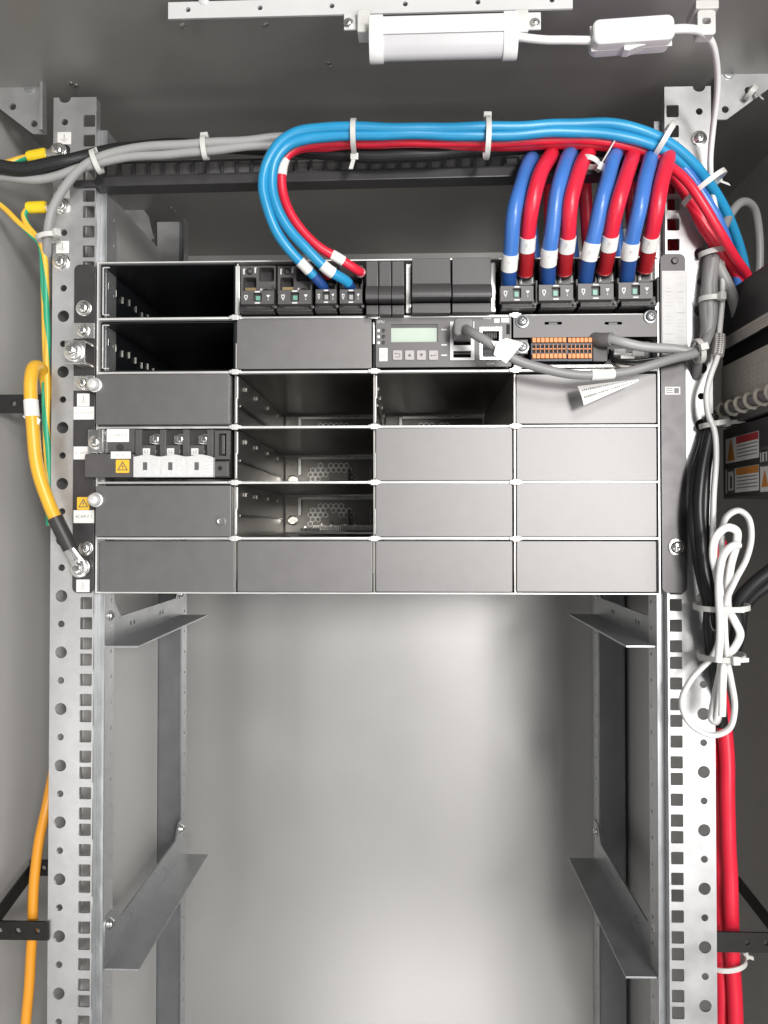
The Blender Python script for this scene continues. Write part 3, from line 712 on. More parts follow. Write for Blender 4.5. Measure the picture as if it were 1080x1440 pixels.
label_plate(ac, 150.5, 603.5, 181.5, 621.5, -8.05, 'AC INPUT N', 2.8, w=14.5)
label_plate(ac, 156, 635, 184, 645, -13.1, 'AC 01', 3.0, w=7)
warn_sticker(ac, 163, 646.5, 182, 665, -13.05)
MB().lathe(W(169, 629, -8), [(2.6, 0), (2.4, 1), (0.01, 1.2)], 16).build('cover_screw', 'dark_plastic', ac)
# small L bracket with its screw
lb = thing('corner_bracket', 'small plated L bracket with a pan screw beside the AC INPUT N label', 'bracket', W(136, 635, -3))
x0, x1, z0, z1 = RC(124.5, 604.5, 142, 637, -9); MB().box(x0, x1, -10, -8.6, z0, z1).build('plate', 'plated', lb, bevel=0.3)
x2 = W(147, 620, -9).x; MB().box(x1+0.05, x2, -13, -8.6, z0, z1).build('upstand', 'plated', lb, bevel=0.3)
screw(lb, W(134.5, 622, -10), 4.0, 'plated')

# ------------------------------------------------------------------ row 1: terminals and breakers
shelfY = 0
def white_pillar(u0, v0, u1, v1):
    x0, x1, z0, z1 = RC(u0, v0, u1, v1, -3); return MB().box(x0, x1, -3, 30, z0, z1).build('upright', 'zinc_bright', rack, bevel=0.4)
white_pillar(331, 374, 337, 442); white_pillar(571, 371, 578, 440); white_pillar(690.5, 369, 697, 438); white_pillar(921, 364, 925.5, 436)
x0, x1, z0, z1 = RC(338, 374, 920, 440, 6); MB().box(x0, x1, 20, 22, z0, z1).build('terminal_backplate', 'slot_black', rack)

def lever(t, u0, v0, u1, v1, Y, ind, small=False):
    x0, x1, z0, z1 = RC(u0, v0, u1, v1, Y); w = x1-x0; cx = (x0+x1)/2; h = z1-z0; wd_ = w*(0.26 if not small else 0.34)
    L = MB().mesh(plate(rect(x0, x1, z0, z1), [rect(cx-wd_/2, cx+wd_/2, z0+h*0.22, z1-h*0.16)], 8), Matrix.Translation((0, Y+4, 0)) @ XZ).build('lever', 'grey_plastic', t, bevel=0.25)
    MB().box(cx-wd_/2+0.05, cx+wd_/2-0.05, Y+3.0, Y+4, z0+h*0.23, z1-h*0.17).build('indicator_recess', 'dark_plastic', L)
    MB().box(cx-wd_*0.26, cx+wd_*0.26, Y+2.2, Y+2.95, z0+h*0.34, z0+h*0.68).build('indicator', ind, L, bevel=0.2)
    b = MB()
    for zz in (z1-h*0.07, z0+h*0.08): b.box(cx-wd_*0.3, cx+wd_*0.3, Y-0.12, Y, zz-0.5, zz+0.5)
    # printed arrow on the left, triangle with dot on the right
    ax = x0+w*0.15; s_ = min(1.3, w*0.055)
    b.mesh(plate([(ax-s_, z0+h*.68), (ax+s_, z0+h*.68), (ax+s_, z0+h*.50), (ax, z0+h*.26), (ax-s_, z0+h*.50)], [[(ax-s_*.55, z0+h*.62), (ax+s_*.55, z0+h*.62), (ax+s_*.55, z0+h*.52), (ax, z0+h*.38), (ax-s_*.55, z0+h*.52)]], 0.1), Matrix.Translation((0, Y-0.06, 0)) @ XZ)
    bx_ = x0+w*0.83
    b.prism([(bx_-s_*1.2, z0+h*.68), (bx_+s_*1.2, z0+h*.68), (bx_, z0+h*.46)], Y-0.12, Y); b.box(bx_-0.25, bx_+0.25, Y-0.12, Y, z0+h*.28, z0+h*.38)
    b.build('print', 'white_print', L, smooth=False)
    return L
def terminal(u0, u1, vt, label, ind, socket, small=False, txt=None, vl=402, vb=437, group='terminals along the top row'):
    t = thing('output_terminal', label, 'terminal', W((u0+u1)/2, vb, -4), group)
    x0, x1, z0, z1 = RC(u0, vt, u1, vb, -6)
    # body with real wire sockets cut through its face
    um = (u0+u1)/2; w = u1-u0
    hl = []
    if socket == 'open':
        hs = ((u0+w*.08, vt+16, u0+w*.45, vl+4), (u0+w*.52, vt+2, u1-w*.05, vt+22))
    else:
        hs = ((u0+w*.04, vt+20, u0+w*.46, vl-1), (u0+w*.50, vt+4, u1-w*.04, vt+26)) if not small else ((u0+w*.06, vt+18, u1-w*.06, vl-2),)
    for q in hs:
        a, b_, c, d = RC(*q, -6); hl.append(rrect(a, b_, c, d, 1.5, 3))
    zl = W(um, vl, -6).z
    MB().mesh(plate(rect(x0+0.3, x1-0.3, zl-3, z1), hl, 10), Matrix.Translation((0, -1, 0)) @ XZ).build('body', 'grey_plastic' if socket == 'open' else 'dark_plastic', t)
    MB().box(x0+0.3, x1-0.3, 4.1, 14, z0, z1).build('housing', 'dark_plastic', t)
    zb = W(um, vb-13, -6).z
    f = MB().box(x0+0.6, x1-0.6, -13, 4.0, z0, zb).build('base', 'dark_plastic', t, bevel=0.5)
    if txt: text(txt, 2.4, ((x0+x1)/2, -13.08, (z0+zb)/2-0.6), 'grey_print', f, w=(x1-x0)*0.5)
    lever(t, u0+1, vl, u1-w*0.06, vb-13.5, -20, ind, small)
    MB().box(x1-1.6, x1-0.1, -16, 4.0, z0+2, zl+1).build('side_wall', 'dark_plastic', t, bevel=0.3)
    q = W(u1-1, vb-9, -16); MB().lathe(q, [(1.1, 0), (1.1, 0.8), (0.01, 1)], 12).build('pivot_pin', 'grey_plastic', t)
    if socket == 'open':
        for (u, v) in ((u0+w*.27, vt+8), (u0+w*.73, vl-2+4)): screw(t, W(u, v, -6), 2.6, 'dark_plastic', washer=False)
        a, b_, c, d = RC(u0+w*.14, vl-4, u0+w*.45, vl, -4); MB().box(a, b_, -4.5, 2, c, d).build('contact_strip', 'brass', t)
        bb = MB()
        for (u, v) in ((u0+w*.10, vt+8), (u0+w*.42, vt+6), (u0+w*.58, vl+1), (u0+w*.92, vl)):
            a, b_, c, d = RC(u-1, v-4, u+1, v+4, -6); bb.box(a, b_, -6.15, -6.0, c, d); bb.box(a, b_+0.7, -6.13, -6.0, d-0.5, d)
        bb.build('print', 'white_print', t, smooth=False)
    elif not small:
        a, b_, c, d = RC(u0+w*.54, vl-17, u1-w*.04, vl-1, -8); pl = MB().box(a, b_, -8, -6.05, c, d).build('screw_plate', 'grey_plastic', t, bevel=0.3)
        MB().lathe(((a+b_)/2, -8, (c+d)/2-0.5), [(2.6, 0), (2.6, 0.4), (1.9, 0.5), (1.8, 0.1), (0.01, 0.1)], 16).build('clamp_screw', 'dark_plastic', pl)
        bb = MB()
        for f_ in (0.14, 0.88): xx = a+(b_-a)*f_; bb.box(xx-0.3, xx+0.3, -8.12, -8.0, c+1.5, d-2); bb.box(xx-0.7, xx+0.7, -8.11, -8.0, c+1.4, c+1.9)
        bb.build('print', 'white_print', pl, smooth=False)
    return t
terminal(338, 388, 374, 'empty double terminal at the left end of the terminal row', 'indicator_green', 'open', txt='OUTPUT1', vl=409, vb=441)
terminal(390, 441, 374, 'empty double terminal, second from left in the top row', 'indicator_green', 'open', txt='OUTPUT2', vl=408, vb=441)
terminal(443, 475, 374, 'narrow terminal holding the left sky blue cable end', 'indicator_grey', 'wire', True, 'OUTPUT3', 407, 440)
terminal(477, 511, 373, 'narrow terminal holding the right sky blue and the red cable end', 'indicator_grey', 'wire', True, 'OUTPUT4', 407, 440)
for k, (u0, u1) in enumerate(((703, 753), (757, 809), (812, 866), (869, 921))):
    terminal(u0, u1, 366-k, 'wide cable terminal under the %s blue and red loop pair from the left' % ('first', 'second', 'third', 'fourth')[k],
             'indicator_green', 'wire', False, 'OUTPUT%d' % (5+k), 402-k*1.6, 437-k*1.2)

def breaker(u0, u1, vt, vb, v1, v2, label, tilt=0):
    t = thing('breaker', label, 'circuit breaker', W((u0+u1)/2, vb, -4), 'grey breakers in the top row')
    x0, x1, z0, z1 = RC(u0, vt, u1, vb, -14)
    za, zb = W((u0+u1)/2, v1, -14).z, W((u0+u1)/2, v2, -14).z
    # profile in depth: upper block, rocker standing proud, lower block
    MB().box(x0+0.25, x1-0.25, -14, 20, za+0.1, z1).build('upper_body', 'breaker_plastic', t, bevel=0.5)
    n = 8; prof = [(-10.5, za)]+[(-14-8.5*math.sin(math.pi*(0.15+0.85*k/n)*0.62), za-(za-zb)*k/n) for k in range(n+1)]+[(-10.5, zb)]
    b = MB(); b.prismx([(y, z) for y, z in prof], x0+0.1-tilt, x1-0.1+tilt); b.build('rocker', 'breaker_plastic', t, bevel=0.35)
    MB().box(x0+0.5, x1-0.5, -10.4, 20, zb, za).build('core', 'dark_plastic', t)
    MB().box(x0+0.25, x1-0.25, -13, 20, z0, zb-2.0).build('lower_body', 'breaker_plastic', t, bevel=0.5)
    return t
for k, nm in enumerate(('left', 'middle', 'right')):
    u0 = 514.5+k*18.2; breaker(u0, u0+17.8, 367, 441.5, 403.5, 425, 'narrow grey breaker, %s one of three beside the red cable end' % nm)
breaker(579, 634, 363, 439.5, 400, 422, 'wide grey breaker, left one of two in the top row')
breaker(635.5, 691, 362, 438.5, 401, 422, 'wide grey breaker, right one of two in the top row')

# ------------------------------------------------------------------ monitoring unit
mu = thing('monitoring_unit', 'grey monitoring unit with a small pale green screen, four keys and sockets', 'control unit', W(620, 518, -4))
Yf = -4.0
x0, x1, z0, z1 = RC(528.5, 446, 719, 516, Yf)
lc = RC(550, 456, 615.5, 481, Yf); us = RC(632, 452, 667.5, 507.5, Yf); rj = RC(674, 460, 706, 507, Yf)
MB().mesh(plate(rrect(x0, x1, z0, z1, 1), [rect(*lc), rect(*us), rect(*rj)], 2.0), Matrix.Translation((0, Yf+1, 0)) @ XZ).build('front_panel', 'unit_paint', mu, bevel=0.2)
MB().box(x0+1, x1-1, Yf+12, Yf+13, z0+1, z1-1).build('inner_plate', 'slot_black', mu)
s_ = MB().box(lc[0]-0.5, lc[1]+0.5, Yf+2.1, Yf+3.4, lc[2]-0.5, lc[3]+0.5).build('screen', 'lcd_glass', mu)
MB().box(lc[0], lc[1], Yf+0.9, Yf+2.05, lc[3]-2.2, lc[3]-0.05).build('screen_lip', 'grey_plastic', mu)
for k, u in enumerate((552.5, 569.5, 586, 603)):
    a, b_, c, d = RC(u, 493, u+13, 506.5, Yf)
    kk = MB().prism(rrect(a, b_, c, d, 0.9), Yf-1.1, Yf-0.02).build('key', 'key_rubber', mu, bevel=0.3)
    cx, cz = (a+b_)/2, (c+d)/2; b = MB(); y0, y1 = Yf-1.2, Yf-1.08
    if k == 0: b.box(cx-2, cx+1.6, y0, y1, cz-1.7, cz-1.3); b.box(cx+1.6, cx+2, y0, y1, cz-1.7, cz+1.3); b.box(cx-1.2, cx+1.6, y0, y1, cz+.9, cz+1.3); b.prism([(cx-2.3, cz+1.1), (cx-1.1, cz+.3), (cx-1.1, cz+1.9)], y0, y1)
    elif k == 1: b.prism([(cx-1.4, cz-1.1), (cx+1.4, cz-1.1), (cx, cz+1.4)], y0, y1)
    elif k == 2: b.prism([(cx-1.4, cz+1.1), (cx+1.4, cz+1.1), (cx, cz-1.4)], y0, y1)
    else: b.box(cx-1.6, cx+2.1, y0, y1, cz-.6, cz-.2); b.box(cx+1.75, cx+2.15, y0, y1, cz-.2, cz+1.2); b.prism([(cx-2.4, cz-.4), (cx-1.2, cz-1.1), (cx-1.2, cz+.3)], y0, y1)
    b.build('symbol', 'ink', kk, smooth=False)
for v in (465, 473.5, 482): MB().lathe(W(539.5, v, Yf), [(1.5, 0), (1.5, .4), (1.0, .5), (0.9, .15), (.01, .15)], 16).build('status_light', 'dark_plastic', mu, ang=40)
b = MB()
for v in (465, 473.5, 482): MB().lathe(W(532.5, v, Yf), [(1.2, -.02), (1.2, .08), (.01, .081)], 12).build('status_icon', 'white_print', mu, smooth=False)
for v in (463.5, 485, 499.5): a, b_, c, d = RC(620.5, v-1.5, 628.5, v+1.5, Yf); MB().box(a, b_, Yf-.08, Yf, c+.3, d-.3).build('port_caption', 'white_print', mu, smooth=False)
text('SMU', 3.0, W(535.5, 452.5, Yf-.05), 'white_print', mu, w=5.5)
lab = label_plate(mu, 533.5, 489.5, 545, 508, Yf-.02, None, name='code_label')
a, b_, c, d = RC(533.5, 489.5, 545, 508, Yf-.3); b = MB()
for k in range(7): b.box(a+.8+random.uniform(0, 1), b_-.8-random.uniform(0, 1.5), Yf-.36, Yf-.25, c+.8+k*1.4, c+1.2+k*1.4)
b.build('print', 'ink_soft', lab, smooth=False)
# usb stack
ub = MB().mesh(plate(rect(us[0]+.3, us[1]-.3, us[2]+.3, us[3]-.3), [rect(us[0]+3, us[1]-3, us[2]+2.3+k*9.6, us[2]+7.6+k*9.6) for k in range(3)], 3), Matrix.Translation((0, Yf+.3, 0)) @ XZ).build('usb_stack', 'white_plastic', mu, bevel=0.15)
for k in range(3): MB().box(us[0]+3.4, us[1]-3.4, Yf-.6, Yf+8, us[2]+5.2+k*9.6, us[2]+6.2+k*9.6).build('contact_tongue', 'dark_plastic', ub)
# twin network jack
jb = MB().mesh(plate(rect(rj[0]+.3, rj[1]-.3, rj[2]+.3, rj[3]-.3), [rect(rj[0]+2.2, rj[1]-2.2, rj[2]+2.5, rj[2]+11.6), rect(rj[0]+2.2, rj[1]-2.2, rj[2]+13.6, rj[3]-3.2)], 3), Matrix.Translation((0, Yf+.3, 0)) @ XZ).build('network_jack', 'plated', mu, bevel=0.15)
b = MB()
for k in range(8): b.box(rj[0]+4+k*1.3, rj[0]+4.6+k*1.3, Yf+3, Yf+6, rj[3]-8, rj[3]-3.4)
b.build('contacts', 'grey_plastic', jb)
for xx in (rj[0]+1.6, rj[1]-4.4): MB().box(xx, xx+2.8, Yf-1.35, Yf-1.2, rj[3]-2.6, rj[3]-1.2).build('link_light', 'cream', jb)
text('COM', 2.2, W(690, 511.5, Yf-.05), 'white_print', mu, w=5.5)
text('WAN', 2.2, W(685, 447.8, Yf-.05), 'white_print', mu, w=6)
a, b_, c, d = RC(695, 448, 702.5, 454, Yf); MB().box(a, b_, Yf-.2, Yf-.02, c, d).build('sticker', 'paper', mu)
a, b_, c, d = RC(705, 447, 716, 453.5, Yf); MB().box(a, b_, Yf-.2, Yf-.02, c, d).build('sticker', 'paper', mu)
a, b_, c, d = RC(523.8, 453, 526.5, 484, -3); MB().box(a, b_, -3.5, -1.5, c, d).build('latch_wire', 'plated', mu, bevel=.4)
a, b_, c, d = RC(712, 456, 717, 470, Yf); MB().box(a, b_, Yf-.15, Yf-.01, c, d).build('latch_gap', 'opening_shade', mu)

# ------------------------------------------------------------------ interface board
ib = thing('interface_board', 'grey interface board with orange spring terminals at the right of the second row', 'circuit unit', W(820, 518, -4))
x0, x1, z0, z1 = RC(722, 442.5, 924, 474, -5)
hl = []
for u in (778, 862.5):
    a, b_, c, d = RC(u-12.5, 452.5, u+12.5, 456.5, -5); hl.append(rrect(a, b_, c, d, (d-c)/2*.95, 3))
MB().mesh(plate(rect(x0, x1, z0, z1), hl, 2), Matrix.Translation((0, -4, 0)) @ XZ).build('front_panel', 'unit_paint', ib, bevel=.2)
for u in (778, 862.5): a, b_, c, d = RC(u-6, 452.5, u+6, 456.5, -5); MB().box(a, b_, -4.2, -2.2, c+.3, d-.3).build('slot_tongue', 'grey_plastic', ib)
for (u, v) in ((734.5, 452), (914.5, 445.5), (734.5, 488)): screw(ib, W(u, v, -5.05), 3.9, 'galvanised_dark', washer=True)
x0, x1, z0, z1 = RC(722, 475, 924, 517, -1); MB().box(x0, x1, 12, 13.5, z0, z1).build('board', 'slot_black', ib)
a, b_, c, d = RC(722, 508.5, 924, 517, -4); MB().box(a, b_, -3.4, 11.9, c, d-2).build('lower_ledge', 'slot_steel', ib, bevel=.3)
MB().box(a+22, b_-34, -4.6, -3.45, c+.3, c+1.9).build('ledge_lip', 'plated', ib, bevel=.3)
a, b_, c, d = RC(722, 478, 742, 498, -4); MB().box(a, b_, -5.0, -3.2, c, d).build('screw_tab', 'unit_paint', ib, bevel=.3)
for (u0, u1, n) in ((747.5, 796, 8), (797.5, 832, 6)):
    a, b_, c, d = RC(u0-1, 475, u1+1, 508, -6)
    t = MB().box(a, b_, -6, 11.9, c, d).build('spring_terminal_strip', 'connector_navy', ib, bevel=.3)
    pw = (b_-a-1.2)/n
    for k in range(n):
        xx = a+.6+pw*(k+.5)
        for (f0, f1) in ((.78, .98), (.10, .30)):
            bb = MB(); bb.box(xx-pw*.44, xx+pw*.44, -8.4, -6.05, c+(d-c)*f0, c+(d-c)*f1); bb.build('push_button', 'connector_orange', t, bevel=.35)
        bb = MB()
        for f in (.62, .43): bb.box(xx-pw*.30, xx+pw*.30, -6.25, -6.02, c+(d-c)*(f-.07), c+(d-c)*(f+.07))
        bb.build('wire_entry', 'opening_shade', t)
        bb = MB(); bb.box(xx+pw*.38, xx+pw*.48, -7.2, -6.02, c+(d-c)*.34, c+(d-c)*.72); bb.box(xx-pw*.4, xx+pw*.3, -6.7, -6.02, c+(d-c)*.50, c+(d-c)*.54); bb.build('cell_rib', 'connector_orange', t)
a, b_, c, d = RC(834, 478, 855, 508, -6); MB().box(a, b_, -5, 11.9, c, d).build('data_socket', 'dark_plastic', ib, bevel=.6)
for (u, v, s_) in ((872, 495, 5), (884, 500, 6), (898, 497, 5)):
    p = W(u, v, -4); MB().box(p.x-s_, p.x+s_*.8, -4+random.uniform(-2, 2), 11, p.z-2.2, p.z+2.2).build('data_socket', 'paper', ib, bevel=.5)

# ================================================================== slotted cable bar above the subrack
cb = thing('cable_bar', 'black horizontal slotted cable bar spanning the posts behind the cables', 'cable bar', W(430, 262, -2))
ang = math.atan2((250-262)*1.0, 700-150)
pL, pR = W(104, 255, -2), W(962, 250, -2)
xa, xb = pL.x, pR.x
zt, zm_, zb_ = W(430, 221, -2).z, W(430, 241.5, -2).z, W(430, 257, -2).z
pit = (W(708, 230, -2).x-W(466, 230, -2).x)/11.5; cx0 = W(430, 240, -2).x
Mb = Matrix.Translation((cx0, 0, zm_)) @ Matrix.Rotation(-0.0105, 4, 'Y') @ Matrix.Translation((-cx0, 0, -zm_))
def turned(b):
    for v in b.bm.verts: v.co = Mb @ v.co
    return b
x = W(148, 230, -2).x; x_first = x
while x < xb-18-pit:
    me_b = plate(rect(x, x+pit, zm_-1, zt), [rrect(x+1.0, x+pit-1.2, zm_+0.8, zt-1.2, 0.6, 2)], 1.6)      # one tooth bay at a time
    turned(MB().mesh(me_b, Matrix.Translation((0, -1.2, 0)) @ XZ)).build('slot_bay', 'bar_paint', cb, smooth=False); x += pit
turned(MB().box(xa+18, xb-18, -4.5, 12, zb_, zm_-1.05)).build('front_rail', 'bar_paint', cb, bevel=0.8)
turned(MB().box(xa+18, xb-18, 3.0, 4.2, zm_-1, zt)).build('back_plate', 'bar_back', cb)
for s0, s1 in ((xa, xa+17.95), (xb-17.95, xb)): turned(MB().box(s0, s1, -4.0, -0.2, zb_+0.5, zm_-3)).build('end_tab', 'bar_paint', cb, bevel=0.8)

# ================================================================== lamp on the ceiling
YLB = -94.0
bar = thing('mounting_strip', 'white perforated metal strip fixed under the cabinet ceiling', 'strip', W(520, 20, YLB))
p0, p1 = W(237, 16, YLB), W(805, 1, YLB); zc = (p0.z+p1.z)/2; hs = []
for u in (265, 366, 467, 570, 672, 776): hs.append(circ(W(u, 10, YLB).x, zc+0.3, 1.7, 14))
ca = math.atan2(p1.z-p0.z, p1.x-p0.x); cxm = (p0.x+p1.x)/2
Mr = Matrix.Translation((cxm, YLB, zc)) @ Matrix.Rotation(-ca, 4, 'Y') @ Matrix.Translation((-cxm, 0, -zc))
MB().mesh(plate(rect(p0.x, p1.x, zc-5.6, zc+5.6), hs, 1.6), Mr @ XZ).build('face', 'white_plastic', bar, smooth=False)
b = MB(); b.box(p0.x, p1.x, 0.85, 5, zc+4.2, zc+5.6); b.bm.verts.ensure_lookup_table()
for v in b.bm.verts: v.co = Mr @ v.co
b.build('top_flange', 'white_plastic', bar)
MB().lathe(W(287, 1, YLB), [(3.4, 0), (3.4, 1.4), (2.2, 2.2), (.01, 2.3)], 20).build('rivet', 'white_plastic', bar)

YT = -104.0
lamp = thing('cabinet_lamp', 'short white tube lamp hung from the white strip at the top', 'lamp', W(622, 85, YT))
tl, tr = W(530, 60, YT), W(716, 55, YT); T = (tr-tl).normalized(); L = (tr-tl).length
N = Vector((-T.z, 0, T.x)); H = 12.6
# D-shaped diffuser: body housing above, rounded cover below
def dprof(s):
    pts = []
    for k in range(-3, 16):
        a = R(180+12*(k+.0)); pts.append((s*H*0.92*math.cos(a), s*H*math.sin(a)*1.0))
    return [(-s*H*.6, s*H*.98)]+[(s*H*.62*math.cos(R(180+180*k/16)), s*(H*.98)*math.sin(R(180+180*k/16))) for k in range(17)]+[(s*H*.6, s*H*.98)]
def dext(b, s, l0, l1, cut=None):
    pf = dprof(s)
    if cut == 'up': pf = [(-s*H*.6, s*H*.98), (-s*H*.66, 0.4), (s*H*.66, 0.4), (s*H*.6, s*H*.98)]
    if cut == 'low': pf = [q for q in pf if q[1] < s*H*.9]
    A = [b.bm.verts.new(tl+T*l0+Vector((0, 1, 0))*y+N*z) for y, z in pf]; B = [b.bm.verts.new(tl+T*l1+Vector((0, 1, 0))*y+N*z) for y, z in pf]; n = len(pf)
    b.bm.faces.new(A); b.bm.faces.new(list(reversed(B)))
    for i in range(n): b.bm.faces.new((A[i], B[i], B[(i+1) % n], A[(i+1) % n]))
b = MB(); dext(b, 1.0, 3, L-3, 'up'); b.build('housing', 'white_plastic', lamp, bevel=.6)
b = MB(); dext(b, 0.97, 3, L-3, 'low'); b.build('diffuser', 'tube_diffuser', lamp, ang=50)
for l0, l1 in ((-5, 4.5), (L-4.5, L+5)):
    b = MB(); dext(b, 1.09, l0, l1); b.build('end_cap', 'white_plastic', lamp, bevel=1.0, ang=50)
for u0, u1, us_ in ((484, 512, 490), (732, 760, 752)):
    a, b_, c, d = RC(u0, 20, u1, 44, YT+10); k = MB().box(a, b_, YT+8, YT+9.6, c, d).build('mounting_tab', 'white_plastic', lamp, bevel=.4)
    screw(lamp, W(us_, 33, YT+8), 2.5, 'plated', washer=True)
for u0, u1 in ((503, 521), (724, 742)):
    a, b_, c, d = RC(u0, 18, u1, 50, YT+6); MB().box(a, b_, YT+2, YT+14, c, d).build('clamp', 'tie_nylon', lamp, bevel=1)

YSW = -100.0
sw = thing('rocker_switch', 'white inline rocker switch on the lamp cord', 'switch', W(886, 75, YSW))
c = W(887, 51, YSW); A = math.atan2(6, 113)
b = MB(); out = rrect(-26, 26, -8.2, 8.2, 4.5, 4); b.prism([(x, z*(1.0-0.10*(x > 0)*0)) for x, z in out], -8, 8)
Msw = Matrix.Translation(c) @ Matrix.Rotation(-A*1.0, 4, 'Y')
for v in b.bm.verts: v.co = Msw @ v.co
b.build('body', 'white_plastic', sw, bevel=2.2, seg=3)
b = MB(); b.prism([(-6, -7.4), (8, -7.4), (8, -8.6), (3, -9.4), (-3, -11.4), (-6, -10.8)], -4, 4)
for v in b.bm.verts: v.co = Msw @ v.co
b.build('rocker', 'white_plastic', sw, bevel=.6)
b = MB(); b.box(-26.1, 26.1, -.35, .35, -8.3, 8.3)
for v in b.bm.verts: v.co = Msw @ v.co
b.build('seam', 'tie_nylon', sw)
cm = thing('cord_clip', 'clear cord clip stuck to the ceiling above the right gusset', 'clip', W(988, 28, -84))
a, b_, c_, d = RC(978, 20, 1003, 54, -86); MB().mesh(plate(rrect(a, b_, c_, d, 2), [rrect(a+3, b_-3, c_+7, d-5, 1.5)], 8), Matrix.Translation((0, -86, 0)) @ XZ).build('loop', 'tie_nylon', cm, bevel=.5)
a, b_, c_, d = RC(974, 8, 1006, 20, -86); MB().box(a, b_, -92, -74, c_, d).build('pad', 'tie_nylon', cm, bevel=.6)

# ================================================================== cables
G = 'cables in the cabinet'
# lamp cord: tube -> switch -> down the right post -> coil
cable('lamp_cord', 'short white cord between the tube lamp and the rocker switch', [(722, 49, -102), (740, 53, -102), (770, 57, -102), (800, 57, -101), (835, 57, -100)], 2.6, 'cable_white', 'cord')
coil = [(940, 41, -100), (965, 40, -98), (985, 44, -90), (1001, 60, -78), (1008, 90, -62), (1008, 130, -44), (1003, 180, -24), (999, 225, -14), (1002, 270, -8), (1013, 340, -6), (1016, 420, -8), (1011, 470, -14),
        (1009, 500, -16), (999, 528, -18), (993, 553, -18), (996, 580, -18), (1005, 605, -18), (1007, 650, -19), (1003, 700, -20), (1002, 740, -22), (1004, 790, -26), (1013, 849, -34),
        (1006, 915, -30), (972, 955, -26), (959, 985, -26), (971, 1018, -28), (1000, 1035, -31), (1025, 1025, -34), (1033, 997, -35), (1028, 957, -36), (1022, 917, -38), (1020, 852, -42),
        (1033, 818, -42), (1049, 786, -40), (1057, 752, -40), (1052, 727, -40), (1038, 718, -40), (1023, 726, -38), (1016, 745, -32), (1016, 800, -28), (1017, 850, -28),
        (1017, 917, -26), (1003, 985, -22), (1000, 1012, -22), (1006, 1016, -24), (1012, 985, -28), (1015, 917, -32), (1014, 852, -38),
        (1008, 810, -44), (1003, 780, -46), (1007, 755, -46), (1022, 742, -46), (1036, 747, -45), (1036, 765, -43), (1027, 800, -40), (1023, 852, -36),
        (1033, 872, -34), (1041, 892, -34), (1032, 912, -32), (1022, 922, -34), (1017, 960, -40), (1015, 1008, -42)]
cable('lamp_cord', 'long white cord running down the right post and tied into a looped bundle', coil, 3.0, 'cable_white', 'cord', seg=12, n=7, ry=2.2)
cable('white_cord', 'short white cord end hooked inside the looped cord bundle', [(1010, 930, -46), (1012, 870, -48), (1011, 810, -50), (1019, 780, -50), (1030, 768, -50), (1041, 765, -49)], 2.75, 'cable_white', 'cord', seg=12)
gl = cable('cable_gland', 'braided metal sleeve on the white cord beside the right-hand unit', [(1011, 473, -14), (1010, 487, -16), (1008, 501, -17)], 4.6, 'braid_metal', 'sleeve', seg=18)

# sky blue pair
skyA, pA = cable('power_cable', 'outer sky blue cable of the arching pair', [(456, 408, -10), (452, 400, -16), (431, 376, -26), (409, 353, -32), (390, 327, -36), (376, 292, -40), (370, 262, -42), (374, 230, -44), (390, 203, -46), (416, 187, -47), (452, 181, -47), (500, 180, -47), (600, 180, -46), (684, 180, -46), (740, 178, -45), (791, 174, -44), (869, 176, -40), (924, 193, -36), (963, 218, -28), (997, 257, -14), (1021, 298, 2), (1040, 350, 16), (1051, 400, 26), (1056, 440, 30)], 3.9, 'cable_sky', marks=((429, 374, 10),), sleeves=((0, 0.028, 'sleeve_blue', 4.05),), group=G)
skyB, pB = cable('power_cable', 'inner sky blue cable of the arching pair', [(494, 406, -12), (488, 397, -20), (461, 379, -30), (431, 350, -36), (405, 320, -38), (390, 291, -40), (383, 261, -41), (387, 229, -43), (405, 206, -44), (431, 195, -45), (468, 190, -45), (500, 189.5, -45), (600, 189.5, -44), (684, 190, -44), (740, 189, -43), (791, 186, -42), (869, 190, -38), (919, 204, -34), (957, 229, -24), (990, 268, -8), (1012, 306, 6), (1030, 350, 18), (1042, 400, 28), (1047, 440, 32)], 3.9, 'cable_sky', marks=((461, 379, 10),), sleeves=((0, 0.012, 'sleeve_blue', 4.05),), group=G)
cable('power_cable', 'darker blue cable tucked under the sky blue pair at the right', [(884, 214, -18), (915, 212, -24), (950, 228, -22), (985, 268, -18), (1008, 305, -14), (1026, 350, -4), (1037, 400, 4), (1040, 440, 10)], 3.8, 'cable_blue', group=G)
# red pair under them
cable('power_cable', 'red cable inside the sky blue arch, ending beside the narrow breakers', [(508, 384, -10), (502, 380, -18), (476, 363, -26), (450, 347, -30), (425, 324, -32), (406, 296, -34), (396, 266, -34), (397, 238, -35), (404, 220, -36), (420, 207, -36), (450, 201, -36), (500, 200, -36), (600, 200, -36), (684, 200, -36), (740, 199, -35), (791, 196, -34), (869, 201, -31), (915, 217, -27), (955, 245, -32), (984, 280, -34), (1010, 322, -28), (1034, 362, -16), (1052, 392, 0), (1060, 430, 12)], 3.5, 'cable_red', marks=((474, 362, 10), (397.5, 235, 12)), sleeves=((0, 0.006, 'plated', 4.2),), group=G)
cable('power_cable', 'second red cable half hidden behind the arching blue pair', [(462, 388, -6), (455, 376, -14), (440, 358, -20), (420, 335, -24), (402, 304, -26), (393, 270, -26), (394, 240, -26), (402, 221, -26), (420, 210, -26), (460, 206, -26), (600, 206, -26), (740, 205, -26), (830, 204, -25), (890, 215, -22), (940, 240, -18), (972, 280, -15), (998, 325, -12), (1022, 362, -4), (1040, 392, 4), (1048, 430, 10)], 3.5, 'cable_red', marks=((440, 358, 9),), group=G)
